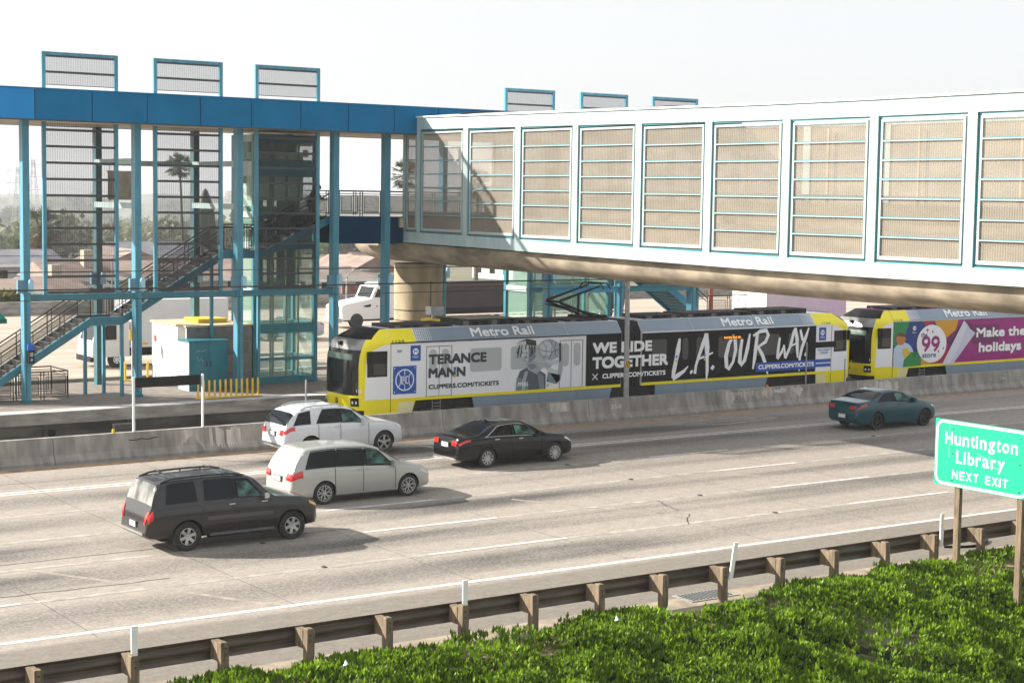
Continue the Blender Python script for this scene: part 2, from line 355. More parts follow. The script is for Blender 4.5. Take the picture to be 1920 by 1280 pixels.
# ------------------------------------------------------------------ median barrier, one cast section after another
def barrier_mat():
    m = mat('barrier_concrete', (.31, .29, .26), .9, var=.36, scale=1.6, stretch=(1.6, 1, .5), bump=.3)
    return m
BAR = barrier_mat()
PATCHM = mat('graffiti_cover_paint', (.50, .455, .41), .85, var=.4, scale=2.2, stretch=(1.6, 1, .35))
prof = [(53.10, -.02), (53.10, .09), (53.24, .30), (53.34, .87), (53.52, .87), (53.62, .30), (53.76, .09), (53.76, -.02)]
bx = [-8, -1.5, 5, 11.5, 18.9, 26.6, 33.9, 40.8, 47.6, 54.6, 61.6, 68.6, 96]
desc = ['left of the cracked joint', 'behind the grey rear wagon', 'beside the white wagon', 'behind the black saloon', 'marked 258', 'with pale paint streaks', 'beyond the grey post', 'behind the teal saloon', 'under the second train car', 'at the right frame edge']
for i in range(len(bx)-1):
    m = MB(); m.prism(prof, 'x', bx[i]+.012, bx[i+1]-.012, BAR); o = m.build('concrete_barrier')
    vis = {3: 'left of the open dark joint at the left frame edge', 4: 'with the black scrawl and the white sign frame above it', 5: 'behind the white estate car',
           6: 'behind the black saloon', 7: 'carrying the white numbers 258', 8: 'with broad pale paint streaks', 9: 'with a second patch of pale streaks near a thin pole', 10: 'directly behind the teal saloon', 11: 'with the faint scrawl at the far right'}
    tag(o, 'grey concrete median barrier section '+vis.get(i, 'outside the picture, section %s' % ('west', 'south-west', 'mid', 'x', 'y')[i % 5] if i < 3 else 'running on beyond the right edge'), 'barrier', 'median barrier sections')
    if i in (4, 8, 9, 5, 6):
        m2 = MB(); rr = random.Random(i)
        segs = {4: (23.2, 25.6), 5: (27.2, 28.1), 6: (38.9, 39.8), 8: (48.1, 52.6), 9: (56.0, 58.6)}[i]
        x = segs[0]; zprev = .3
        def face(z):
            return 53.24-.14*(.30-z)/.21 if z < .30 else 53.24+.10*(z-.30)/.57
        while x < segs[1]:
            wv = rr.uniform(.03, .13); zb = min(.62, max(.13, zprev+rr.uniform(-.16, .16))) if rr.random() > .12 else rr.uniform(.12, .6); zprev = zb; zb = zb if i != 6 else .5; zt = rr.uniform(.72, .86) if i != 6 else .84; zm = max(zb, .30)
            m2.quad((x, face(zm)-.004, zm), (x+wv, face(zm)-.004, zm), (x+wv, face(zt)-.004, zt), (x, face(zt)-.004, zt), PATCHM)
            if zb < .3:
                m2.add([(x, face(.3)-.004, .3), (x+wv, face(.3)-.004, .3), (x+wv*.7, face(zb)-.004, zb), (x+wv*.35, face(zb)-.004, zb)], [(0, 1, 2, 3)], PATCHM)
            x += wv+(0 if rr.random() > .06 else rr.uniform(.05, .3 if i == 4 else .1))
        pp = m2.build('paint_patch'); pp.parent = o
    if i == 7:
        m2 = MB(); U = (1, 0, 0); V = (0, .10/.57, 1)
        m2.text('258', (41.9, 53.24+.03-.006, .46), U, V, .55, .16, LINEW, .01)
        m2.stroke([(43.75, .70), (43.55, .66), (43.62, .56), (43.8, .5), (43.68, .36), (43.55, .42), (43.8, .30), (43.75, .2)], .035, (0, 53.24-.006, .0), U, (0, .10/.57, 1), LINEW)
        pp = m2.build('graffiti'); pp.parent = o
    if i == 11:
        m2 = MB(); m2.text('25N TA', (65.0, 53.262, .46), (1, 0, 0), (0, .10/.57, 1), 1.1, .15, PATCHM, .005); pp = m2.build('graffiti'); pp.parent = o
    if i == 4:
        m2 = MB(); m2.stroke([(21.5, .62), (21.7, .60), (21.95, .64), (22.15, .60), (22.5, .66)], .03, (0, 53.24+.05, .0), (1, 0, 0), (0, 0, 1), BLACK); pp = m2.build('graffiti'); pp.parent = o

# ------------------------------------------------------------------ guardrail at the near edge
GXN = 22; gx0 = 9.48-1.722*3
g = thing('guardrail', (gx0+1.722*10, 27.7, 0), 'rusty steel beam guardrail on square wooden posts along the near shoulder', 'guardrail')
m = MB()
prof = [(0, .78), (.035, .74), (.075, .70), (.075, .66), (.02, .60), (.02, .57), (.075, .51), (.075, .47), (.035, .43), (0, .39)]
for i in range(1):
    x0, x1 = gx0-.3, gx0+1.722*(GXN)+.6; vs = []; fs = []
    for k, x in enumerate((x0, x1)):
        vs += [(x, 28.02+p[0], p[1]-.02) for p in prof]
    n = len(prof); m.add(vs, [(j, j+1, n+j+1, n+j) for j in range(n-1)], RUST)
    m.add([(v[0], v[1]+.006, v[2]) for v in vs], [(n+j, n+j+1, j+1, j) for j in range(n-1)], RUST)
m.build('rail_beam', g)
for k in range(GXN+1):
    x = gx0+1.722*k; z0 = -.5; m = MB(); h = .80+random.uniform(-.02, .02); dx = random.uniform(-.02, .02)
    m.prism([(x-.078, z0), (x+.078, z0), (x+.078+dx, h-.02), (x+.05+dx, h), (x-.06+dx, h+.005), (x-.078+dx, h-.015)], 'y', 27.53, 27.69, WOOD)
    p = m.build('post', g)
    m = MB(); m.box(x-.075, x+.075, 27.70, 28.01, .40, .74, WOOD); m.build('blockout', g)
    m = MB(); m.lathe([(.022, -.012), (.022, 0)], (x, 27.528, .57), 'y', DARK, 6); m.lathe([(.022, -.012), (.022, 0)], (x, 27.528, .68), 'y', DARK, 6); m.build('bolts', g)
    if k % 2 == 0:
        m = MB(); pf = [(q[0]-.008, q[1]-.02) for q in prof]; vs = [(xx, 28.02+q[0], q[1]) for xx in (x+.12, x+.42) for q in pf]; m.add(vs, [(j, j+1, n+j+1, n+j) for j in range(n-1)], RUST); m.build('lap_joint', g)
for k, (x, lean) in enumerate(((11.3, 0), (18.27, 0), (25.38, .14), (32.35, .0))):
    m = MB(); lx = lean; m.add([(x-.055, 27.8, .42), (x+.055, 27.8, .42), (x+.055, 27.83, .42), (x-.055, 27.83, .42), (x-.06+lx, 27.8, 1.24), (x+.06+lx, 27.8, 1.24), (x+.06+lx, 27.83, 1.24), (x-.06+lx, 27.83, 1.24)],
              [(0, 3, 2, 1), (4, 5, 6, 7), (0, 1, 5, 4), (1, 2, 6, 5), (2, 3, 7, 6), (3, 0, 4, 7)], WHITE)
    tag(m.build('delineator'), ['white roadside marker paddle nearest the left frame edge', 'upright white marker paddle below the middle of the picture', 'leaning white marker paddle on the guardrail', 'white marker paddle beside the green sign post'][k], 'road marker', 'marker paddles on the guardrail')
# bent black hose on shoulder, drain grate
m = MB(); pts = [(33.9+.14*i, 28.75+.35*((i-6)/6)**2-.05, .03) for i in range(13)]; m.tube(pts, .035, BLACK, 6)
tag(m.build('tyre_strip'), 'curved strip of black tyre tread lying on the shoulder behind the sign', 'tyre debris')
m = MB(); m.box(24.3, 25.7, 27.85, 28.55, .01, .03, CONCG)
for i in range(12): m.box(24.4+.1*i, 24.44+.1*i, 27.92, 28.48, .03, .045, DARK)
tag(m.build('drain_grate'), 'rectangular drain grate beside a guardrail post', 'drain')
# ------------------------------------------------------------------ succulent ground cover
def leafmat(name, c, c2):
    m = bpy.data.materials.new(name); m.use_nodes = True; t = m.node_tree; b = t.nodes['Principled BSDF']
    ge = t.nodes.new('ShaderNodeNewGeometry'); cr = t.nodes.new('ShaderNodeValToRGB'); tc = t.nodes.new('ShaderNodeTexCoord')
    no = t.nodes.new('ShaderNodeTexNoise'); no.inputs['Scale'].default_value = .5; no.inputs['Detail'].default_value = 4
    t.links.new(tc.outputs['Object'], no.inputs[0])
    mx = t.nodes.new('ShaderNodeMath'); mx.operation = 'MULTIPLY_ADD'; mx.inputs[1].default_value = .55
    sb = t.nodes.new('ShaderNodeMath'); sb.operation = 'MULTIPLY'; sb.inputs[1].default_value = .5
    t.links.new(no.outputs[0], sb.inputs[0]); t.links.new(ge.outputs['Random Per Island'], mx.inputs[0]); t.links.new(sb.outputs[0], mx.inputs[2])
    t.links.new(mx.outputs[0], cr.inputs[0]); cr.color_ramp.elements[0].color = (*c2, 1); cr.color_ramp.elements[1].color = (*c, 1)
    cr.color_ramp.elements[0].position = .15; cr.color_ramp.elements[1].position = .85
    t.links.new(cr.outputs[0], b.inputs['Base Color']); b.inputs['Roughness'].default_value = .5; b.inputs['Specular IOR Level'].default_value = .3
    b.inputs['Subsurface Weight'].default_value = 0
    tl = t.nodes.new('ShaderNodeBsdfTranslucent'); ms = t.nodes.new('ShaderNodeMixShader'); ms.inputs[0].default_value = .38
    t.links.new(cr.outputs[0], tl.inputs[0]); out = t.nodes['Material Output']
    t.links.new(b.outputs[0], ms.inputs[1]); t.links.new(tl.outputs[0], ms.inputs[2]); t.links.new(ms.outputs[0], out.inputs[0])
    return m
LEAF = leafmat('succulent_leaf', (.27, .43, .018), (.006, .038, .004))
def leaf_field(pos, per, size, mt, name, spread=.09, tilt=.5, wr=.2, vary=False):
    n = len(pos)*per; base = np.repeat(pos, per, 0); base = base+rng.normal(0, 1, (n, 3))*np.array([spread, spread, .0])
    az = rng.uniform(0, 2*pi, n); ti = np.abs(rng.normal(0, tilt, n)); L = size*rng.uniform(.6, 1.25, n)
    d = np.stack([np.sin(ti)*np.cos(az), np.sin(ti)*np.sin(az), np.cos(ti)], 1)
    a2 = az+pi/2+rng.normal(0, .6, n); s = np.stack([np.cos(a2), np.sin(a2), np.zeros(n)], 1)
    if vary: L = L*np.repeat(.75+.55*(np.sin(pos[:, 0]*2.3+pos[:, 1])*np.sin(pos[:, 1]*3.1-pos[:, 0]*.7)*.5+.5)+.12*rng.normal(0, 1, len(pos)), per)
    Wd = (L*wr)[:, None]; Lc = L[:, None]
    v = np.stack([base, base+d*Lc*.5+s*Wd, base+d*Lc*1.0, base+d*Lc*.5-s*Wd], 1).reshape(-1, 3)
    me = bpy.data.meshes.new(name); me.vertices.add(4*n); me.vertices.foreach_set('co', v.ravel().astype(np.float32))
    me.loops.add(4*n); me.loops.foreach_set('vertex_index', np.arange(4*n, dtype=np.int32))
    me.polygons.add(n); me.polygons.foreach_set('loop_start', np.arange(0, 4*n, 4, dtype=np.int32)); me.polygons.foreach_set('loop_total', np.full(n, 4, dtype=np.int32))
    me.materials.append(mt); me.update(calc_edges=True); me.validate()
    o = bpy.data.objects.new(name, me); COL.objects.link(o); return o
def bump(x, y):
    return .15*np.sin(x*1.7+np.sin(y*1.3)*1.5)*np.sin(y*2.1+x*.6)+.10*np.sin(x*4.3+1+y)*np.sin(y*3.7-x*1.1)+.05*np.sin(x*.6+y*.5)
def zs(y): return np.where(y > 26.9, 0., np.maximum(-4.6, -.385*(26.9-y)))
SOILG = mat('soil_under_cover', (.016, .020, .007), 1, var=.5, scale=2)
m = MB()
NX, NY = 150, 70
def P(a, b):
    x = 2+44*a; y = 13+13.75*b; return (x, y, float(zs(np.array(y))+bump(x, y)*min(1, (26.9-y)*.8+.05)-.02))
m.grid(P, NX, NY, SOILG, True); o = m.build('planted_bank', smooth=60); struct(o)
n = 100000
px = rng.uniform(6, 42, n); py = rng.uniform(15.5, 27.75, n)
keep = (py < 3.3*px) & (py > .60*px+1.0)
edge = 27.62-np.clip((11.6-px)*.9, 0, 9)+.18*np.sin(px*2.1)+.1*np.sin(px*5.3)
edge = np.where((px > 22.8) & (px < 25.8), edge-.75, edge)
keep &= py < edge
px, py = px[keep], py[keep]
thin = (np.sin(px*.9+py*.7)+np.sin(px*.37-py*1.3+2)+rng.normal(0, .5, len(px))) > -1.45
px, py = px[thin], py[thin]
pz = zs(py)+bump(px, py)*np.minimum(1, (26.9-np.minimum(py, 26.9))*.8+.05)+.03+rng.uniform(0, .13, len(px))*(1+.6*np.sin(px*3.1+py*1.7)*np.sin(py*4.1-px))
o = leaf_field(np.stack([px, py, pz], 1), 8, .125, LEAF, 'ground_cover', .032, .6, .18, True)
tag(o, 'dense green succulent ground cover spreading over the roadside bank', 'ground cover'); o['kind'] = 'stuff'
print('cover leaves', len(px)*7)
TWIG = mat('dry_twig', (.42, .32, .16), .9)
for k, (x, y) in enumerate(((27.9, 22.6), (20.6, 24.3), (16.7, 25.3))):
    m = MB(); rr = random.Random(k+4); z = zslope(y)
    for q in range(9):
        a = rr.uniform(0, 2*pi); l = rr.uniform(.25, .6); p0 = Vector((x+rr.uniform(-.2, .2), y+rr.uniform(-.2, .2), z+.05)); p1 = p0+Vector((cos(a)*l*.5, sin(a)*l*.5, .18+rr.uniform(0, .2))); p2 = p0+Vector((cos(a)*l, sin(a)*l, .10+rr.uniform(0, .3)))
        m.tube([p0, p1, p2], [.010, .008, .004], TWIG, 4)
    tag(m.build('dry_stems'), ['tangle of dry straw-coloured stems in the bank at right', 'small dry twigs in the middle of the green bank', 'dry stems low in the bank near the bottom edge'][k], 'dry plant', 'dry stems on the bank')
PAPER = mat('litter_paper', (.75, .8, .82), .7)
for k, (x, y) in enumerate(((14.35, 25.6), (21.5, 27.0), (15.1, 27.0), (12.6, 26.3))):
    m = MB(); z = zslope(y)+.16; s_ = .09 if k == 0 else .06
    m.add([(x-s_, y, z), (x+s_, y-.02, z+.02), (x+.03, y+.05, z+s_*1.7), (x-.02, y-s_, z+.03)], [(0, 1, 2), (0, 2, 3), (1, 2, 3), (0, 1, 3)], PAPER)
    tag(m.build('litter'), ['crumpled white paper low on the bank near the bottom edge', 'small white scrap on the bank below a guardrail post', 'pale scrap of litter between two left guardrail posts', 'scrap of paper at the left end of the bank'][k], 'litter', 'paper scraps on the bank')

# ------------------------------------------------------------------ green guide sign
g = thing('guide_sign', (31.9, 26.4, -.2), 'green freeway guide sign reading Huntington Library NEXT EXIT on two wooden posts', 'road sign')
GRN = mat('sign_green', (.0, .35, .19), .35, var=.12, scale=1.2)
SGW = mat('sign_white', (.9, .93, .92), .35)
Y0, Y1, Z0, Z1 = 27.76, 24.95, 2.05, 3.66
m = MB(); m.box(31.93, 31.955, Y1, Y0, Z0, Z1, GRN); sp_ = m.build('sign_panel', g)
sp_.rotation_euler = (0, 0, 0)
def rr_outline(mb, x, a0, a1, b0, b1, rad, wd, mt):
    def ring(off):
        pts = []
        for (cx, cy, s) in ((a1-rad, b1-rad, 0), (a0+rad, b1-rad, 1), (a0+rad, b0+rad, 2), (a1-rad, b0+rad, 3)):
            for k in range(7):
                t = (s+k/6)*pi/2; pts.append((cx+cos(t)*(rad-off), cy+sin(t)*(rad-off)))
        return pts
    A = ring(0); B = ring(wd); n = len(A)
    mb.add([(x, p[0], p[1]) for p in A]+[(x, p[0], p[1]) for p in B], [(i, (i+1) % n, n+(i+1) % n, n+i) for i in range(n)], mt)
m = MB(); rr_outline(m, 31.926, Y1+.03, Y0-.03, Z0+.02, Z1-.02, .22, .06, SGW); m.build('sign_border', g)
U = (0, -1, 0); V = (0, 0, 1)
for wd_, z_, h_, s_, b_, yc in ((2.22, 3.0, .42, 'Huntington', .012, 26.36), (1.50, 2.64, .42, 'Library', .012, 26.36), (1.72, 2.25, .20, 'NEXT EXIT', .008, 26.36)):
    # letters spaced one by one so the words stay open like highway lettering
    m = MB(); n_ = len(s_); adv = {'i': .42, 't': .62, ' ': .75, 'I': .45, 'r': .68, 'b': .92, 'L': .85, 'H': 1.1, 'N': 1.1, 'X': 1.02}
    a_ = [adv.get(c, .95) for c in s_]; tot = sum(a_); y_ = yc+wd_/2
    for c, q in zip(s_, a_):
        cw = wd_*q/tot
        if c != ' ':
            capz = h_*.72; hz, oz = capz*.74, 0
            if c in 'HLbtINEXT': hz = capz if c != 't' else capz*.9
            if c == 'i': hz = capz*.98
            if c in 'gy': hz = capz; oz = -capz*.27
            if c in 'ELXIN' and s_ == 'NEXT EXIT': hz = .2
            if s_ == 'NEXT EXIT': hz = .2
            m.text(c, (31.927, y_-cw*.12, z_+oz+.07*(s_ == 'Huntington')), U, V, cw*(.74 if c not in 'iI' else .5), hz, SGW, b_)
        y_ -= cw
    m.build('lettering', g)
SCR = mat('sign_scratch', (.25, .6, .42), .5)
m = MB()
for pts in ([(27.32, 3.55), (27.31, 3.0), (27.32, 2.75)], [(26.45, 2.95), (26.35, 2.9), (26.2, 2.88)], [(26.1, 2.95), (26.05, 2.75), (25.95, 2.68), (25.75, 2.66)]):
    m.stroke([(-p[0], p[1]) for p in pts], .012, (31.9255, 0, 0), (0, -1, 0), (0, 0, 1), SCR)
m.build('scratches', g)
for y_, zb in ((27.05, -.4), (25.2, -1.1)):
    m = MB(); m.box(31.96, 32.07, y_-.075, y_+.075, zb, 3.5, WOOD); m.build('post', g)
m = MB()
for y_ in (27.2, 25.2):
    for z_ in (3.45, 2.85, 2.2): m.lathe([(.018, -.012), (.018, 0)], (31.928, y_, z_), 'x', DARK, 6)
m.build('bolts', g)

# ================================================================== station platform
g = MB(); g.box(-30, 130, 58.4, 67.0, -.3, 1.04, PAVE); o = g.build('station_platform'); struct(o)
m = MB(); m.box(-30, 130, 58.36, 59.0, 1.04, 1.052, EDGE); m.box(-30, 130, 58.22, 58.395, .62, 1.05, CONCG); struct(m.build('platform_edge'))
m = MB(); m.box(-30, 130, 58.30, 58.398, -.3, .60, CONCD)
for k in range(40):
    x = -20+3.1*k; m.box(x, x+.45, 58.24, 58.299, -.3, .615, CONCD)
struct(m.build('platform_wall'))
m = MB(); m.box(22.85, 23.75, 58.20, 58.235, .12, .5, CONCG)
for k in range(5): m.box(22.93, 23.67, 58.17, 58.198, .17+.06*k, .20+.06*k, DARK)
tag(m.build('wall_vent'), 'louvred vent in the dark platform wall', 'vent')
m = MB(); m.lathe([(.14, 0), (.14, .03)], (20.6, 58.19, .3), 'y', BLACK, 16); tag(m.build('pipe_opening'), 'round dark pipe opening in the platform wall', 'pipe')
m = MB()
for y in (56.32, 57.76, 67.95, 69.3): m.box(-60, 200, y-.035, y+.035, -.25, -.08, STEEL)
struct(m.build('rails'))
m = MB(); m.box(-60, 400, 69.95, 70.35, -.4, .86, CONCG); tag(m.build('far_track_barrier'), 'low concrete wall between the far track and the westbound lanes', 'barrier')
m = MB(); m.box(-60, 700, 119, 119.4, -.1, .95, CONCG); tag(m.build('far_roadside_wall'), 'long low concrete wall beyond the westbound lanes', 'barrier')

# ------------------------------------------------------------------ columns
def lampbox(mb, x, y, z, mt): mb.prism([(x-.085, z-.24), (x+.085, z-.24), (x+.085, z+.16), (x+.06, z+.24), (x-.06, z+.24), (x-.085, z+.16)], 'y', y-.18, y, mt)
LAMP = mat('lamp_box_paint', (.36, .60, .74), .4)
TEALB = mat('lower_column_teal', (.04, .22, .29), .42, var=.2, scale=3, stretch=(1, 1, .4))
REARC = mat('rear_column_shade_teal', (.035, .12, .14), .45, var=.2, scale=3)  # darker copy of the column teal, shade put into the colour
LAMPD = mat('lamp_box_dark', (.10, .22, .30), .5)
def column(x, y, label, lamps=True, hw=.125, ztop=11.45, zb=1.04, mt=None):
    mt = mt or TEAL
    g = thing('canopy_column', (x, y, zb), label, 'column', 'steel columns of the station canopy')
    m = MB(); m.box(x-hw, x+hw, y-hw, y+hw+.12, zb, ztop, mt); m.tube([(x-hw*.4, y-hw-.02, zb+.2), (x-hw*.4, y-hw-.02, min(ztop, 5.1))], .016, TEALD, 5); m.build('shaft', g)
    m = MB(); m.box(x-hw-.03, x+hw+.03, y-hw-.03, y+hw+.03, zb, zb+.12, TEALD); m.build('base', g)
    if lamps:
        m = MB(); lampbox(m, x+.10, y-hw-.03, 5.38, LAMP); m.build('lamp_box', g)
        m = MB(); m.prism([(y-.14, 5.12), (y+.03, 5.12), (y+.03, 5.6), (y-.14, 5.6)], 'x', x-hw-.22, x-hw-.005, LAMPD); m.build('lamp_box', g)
    return g
FY = 61.2
for x, l in ((20.73, 'front teal column at the left edge carrying the blue call box'), (25.05, 'front teal column right of the first big perforated screen'), (29.3, 'front teal column in front of the concrete hut and the glass lift'),
             (33.6, 'front teal column right of the first lift'), (36.03, 'front teal column next to the left end of the footbridge'), (44.45, 'front teal column beside the second glass lift'), (48.55, 'front teal column between second lift and rear stairs'), (52.9, 'front teal column at the foot of the rear stairs')):
    column(x, FY, l, ztop=(11.45 if x < 36.5 or x > 42 else 5.9))
m = MB()
g = thing('call_box', (20.8, 61.0, 2.6), 'small blue and black emergency call box on the leftmost front column', 'call box')
BLU = mat('call_box_blue', (.01, .10, .5), .4)
m = MB(); m.box(20.68, 20.92, 60.90, 61.07, 3.02, 3.25, BLU); m.build('blue_cap', g)
m = MB(); m.box(20.70, 20.92, 60.88, 61.07, 2.55, 3.02, BLACK); m.build('housing', g)
m = MB(); m.box(20.75, 20.87, 60.872, 60.879, 2.80, 2.95, STEEL); m.box(20.77, 20.85, 60.872, 60.879, 2.62, 2.72, STEEL); m.build('speaker_plate', g)
for x, l in ((25.35, 'rear teal column seen through the first perforated screen'), (29.6, 'rear teal column seen through the second perforated screen'), (33.95, 'rear shade-toned teal column just behind the column right of the lift'),
             (41.9, 'rear teal column right of the concrete pier'), (52.3, 'rear teal column behind the far stairs'), (57.3, 'rear teal column right of the far stairs')):
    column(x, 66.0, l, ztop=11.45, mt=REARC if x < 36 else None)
# horizontal beams
g = thing('station_frame_beam', (27.2, FY, 4.95), 'long horizontal teal beam under the perforated screens', 'beam')
for a, b in ((20.86, 24.92), (25.18, 29.17), (29.43, 33.47)):
    m = MB(); m.box(a, b, FY-.07, FY+.07, 4.83, 5.05, STEAL); m.build('beam_segment', g)
g = thing('station_frame_beam', (48, FY, 4.7), 'horizontal blue beam in front of the second lift', 'beam')
m = MB(); m.box(44.58, 48.42, FY-.07, FY+.07, 4.62, 4.88, mat('beam_blue', (.02, .26, .42), .4, var=.1)); m.build('beam_segment', g)
m = MB(); m.box(48.68, 52.77, FY-.07, FY+.07, 4.62, 4.88, TEALD); m.build('beam_segment', g)
CROSS = PALE
g = thing('cross_frame', (25.35, 63.6, 9.9), 'pale cross beams joining front and rear columns high under the canopy', 'beam')
m = MB()
for xx in (25.2, 29.45):
    for z in (10.05, 8.35): m.box(xx-.06, xx+.06, 61.33, 65.87, z-.11, z+.11, CROSS)
m.box(25.48, 29.47, 65.94, 66.06, 9.93, 10.15, CROSS)
m.build('beams', g)
g = thing('hanging_panel', (26.2, 65.6, 9.8), 'beige square panel hung between cross beams behind the first screen', 'hanging panel')
m = MB(); m.box(25.55, 26.75, 65.45, 65.52, 8.55, 9.72, mat('beige_panel', (.50, .44, .36), .7, var=.3, scale=2)); m.build('board', g)
m = MB(); m.box(26.755, 26.82, 65.42, 65.55, 8.5, 9.78, DARK); m.build('edge_trim', g)
m = MB()
for xx in (25.65, 26.65): m.tube([(xx, 65.48, 9.72), (xx, 65.48, 10.0)], .012, DARK, 5); m.tube([(xx, 65.48, 8.55), (xx, 65.48, 8.3)], .012, DARK, 5)
m.build('hanger_wires', g)

# ------------------------------------------------------------------ canopy roof
g = thing('station_canopy', (38, 63.6, 11.45), 'long flat blue canopy roof running over the station platform', 'canopy')
X0, X1, YF, YB = 18.62, 61.0, 60.4, 66.9
m = MB(); m.box(X0, X1, YF+.1, YB-.02, 11.50, 12.45, SOFF); m.build('deck', g)
m = MB(); m.box(X0, X1, YF+.16, YB-.1, 11.47, 11.497, SOFF); m.build('soffit', g)
joints = [18.62, 20.85]+[20.85+2.15*k for k in range(1, 19)]+[61.0]
for i in range(len(joints)-1):
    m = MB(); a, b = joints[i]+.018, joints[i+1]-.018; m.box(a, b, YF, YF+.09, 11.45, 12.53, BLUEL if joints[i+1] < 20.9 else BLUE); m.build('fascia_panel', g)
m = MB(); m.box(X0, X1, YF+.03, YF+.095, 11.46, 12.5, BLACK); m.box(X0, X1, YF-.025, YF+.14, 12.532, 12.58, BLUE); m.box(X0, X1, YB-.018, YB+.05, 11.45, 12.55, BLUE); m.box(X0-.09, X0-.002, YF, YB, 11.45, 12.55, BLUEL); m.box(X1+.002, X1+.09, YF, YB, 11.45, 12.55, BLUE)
m.box(X0, X1, YF-.01, YF+.15, 11.40, 11.448, DARK); m.build('edge_trim', g)
m = MB(); m.box(X0, X1, YF+.15, YB-.03, 12.452, 12.47, WHITE); m.build('roof_membrane', g)

# ------------------------------------------------------------------ perforated screens
def screen(x0, x1, z0, z1, y, rails, label, name, grp, t=.05):
    g = thing(name, ((x0+x1)/2, y, z0), label, 'screen', grp)
    m = MB(); m.box(x0, x0+.14, y-.06, y+.06, z0, z1, TEAL); m.box(x1-.14, x1, y-.06, y+.06, z0, z1, TEAL)
    if name == 'roof_screen':
        m.box(x0+.14, x1-.14, y-.06, y+.06, z1-.12, z1, TEAL)
        for xx in (x0+.07, x1-.07): m.box(xx-.14, xx+.14, y-.08, y+.08, z0-.04, z0+.02, TEAL)
    m.build('frame', g)
    m = MB(); m.box(x0+.14, x1-.14, y-.008, y+.008, (z0+.2 if name == 'roof_screen' else z0+.06), z1-.03, PERF_S); m.build('mesh_panel', g)
    m = MB()
    for z in rails: m.box(x0+.142, x1-.142, y-.045, y-.012, z-t, z+t, DARK)
    if name == 'roof_screen': m.box(x0+.142, x1-.142, y-.03, y-.012, z0+.18, z0+.205, DARK)
    m.build('rails', g)
zr = [5.12]+[5.70+.601*k for k in range(10)]
for (a, b, l) in ((21.38, 24.30, 'tall perforated screen at the left, above the lower stairs'), (25.72, 28.58, 'tall perforated screen with the palm tree showing through it'), (29.98, 32.86, 'tall dark perforated screen in front of the glass lift shaft')):
    screen(a, b, 5.05, 11.40, 61.2, zr, l, 'perforated_screen', 'perforated screens of the station', .045)
for (a, b, l, y) in ((21.38, 24.30, 'leftmost framed screen standing on the canopy roof', 61.2), (25.72, 28.58, 'second framed screen from the left on the canopy roof', 61.2), (29.98, 32.86, 'third framed screen from the left on the canopy roof', 61.2),
                  (44.85, 47.72, 'largest of the three framed screens above the footbridge roof', 65.45), (49.25, 52.15, 'middle of the three framed screens above the footbridge roof', 65.45), (53.7, 56.65, 'smallest, rightmost framed screen above the footbridge roof', 65.45)):
    screen(a, b, 12.56, 13.95, y, [13.80, 13.22], l, 'roof_screen', 'framed screens on the canopy roof', .042)

# ------------------------------------------------------------------ stairs
def hrail(mb, pts, r=.028, mt=RAILM): mb.tube(pts, r, mt, 6)
def railing(g, p0, p1, name='railing', panels=1, h=1.05, meshm=None, zoff=0):
    """framed infill railing between two floor points (same y or same x)"""
    p0 = Vector(p0); p1 = Vector(p1); meshm = meshm or MESHF; Z = Vector((0, 0, 1))
    m = MB(); hrail(m, [p0+Z*h, p1+Z*h]); hrail(m, [p0+Z*(h-.12), p1+Z*(h-.12)], .016); hrail(m, [p0+Z*.10, p1+Z*.10], .016)
    for k in range(panels+1):
        q = p0.lerp(p1, k/panels); hrail(m, [q, q+Z*h], .022)
        if 0 < k < panels: 
            q2 = q+(p1-p0).normalized()*.12; hrail(m, [q2, q2+Z*h], .022)
    d = (p1-p0).normalized()
    for k in range(panels):
        a = p0.lerp(p1, k/panels)+d*(.2 if k else .09); b = p0.lerp(p1, (k+1)/panels)-d*.09
        for q in (a, b): hrail(m, [q+Z*.17, q+Z*(h-.2)], .014)
        hrail(m, [a+Z*.17, b+Z*.17], .014); hrail(m, [a+Z*(h-.2), b+Z*(h-.2)], .014)
    o = m.build(name, g)
    m = MB(); 
    for k in range(panels):
        a = p0.lerp(p1, k/panels)+d*(.21 if k else .10); b = p0.lerp(p1, (k+1)/panels)-d*.10
        m.quad(a+Z*.18, b+Z*.18, b+Z*(h-.21), a+Z*(h-.21), meshm)
    m.build('mesh_infill', g); return o
STEP = mat('stair_tread', (.035, .030, .026), .85, var=.3, scale=6)
NOSE = mat('stair_nosing', (.20, .18, .15), .8)
g = thing('platform_stairs', (23.5, 62.3, 1.04), 'teal steel staircase with bronze handrails climbing from the platform to the footbridge', 'staircase')
YA, YBk = 61.62, 63.0
fl = [((18.55, 1.05), (23.35, 4.02)), ((24.6, 4.02), (28.85, 6.52)), ((30.6, 6.52), (33.75, 8.0))]
land = [(23.35, 24.6, 4.02), (28.85, 30.6, 6.52)]
m = MB()
for yy in (YA, YBk):
    for (a, b) in fl:
        dz = .20; m.prism([(a[0], a[1]-.22), (b[0], b[1]-.22), (b[0], b[1]+.10), (a[0], a[1]+.10)], 'y', yy-.05, yy+.05, STEAL)
    for (a, b, z) in land: m.prism([(a, z-.22), (b, z-.22), (b, z+.10), (a, z+.10)], 'y', yy-.05, yy+.05, STEAL)
m.build('stringers', g)
m = MB()
for (a, b) in fl:
    n = max(3, int(round((b[1]-a[1])/.165)))
    for k in range(n):
        x = a[0]+(b[0]-a[0])*k/n; z = a[1]+(b[1]-a[1])*(k+1)/n; t_ = (b[0]-a[0])/n
        m.box(x, x+t_+.03, YA+.06, YBk-.06, z-.05, z-.005, STEP); m.box(x+.01, x+.03, YA+.06, YBk-.06, z-.16, z-.051, STEP)
m.build('steps', g)
m = MB()
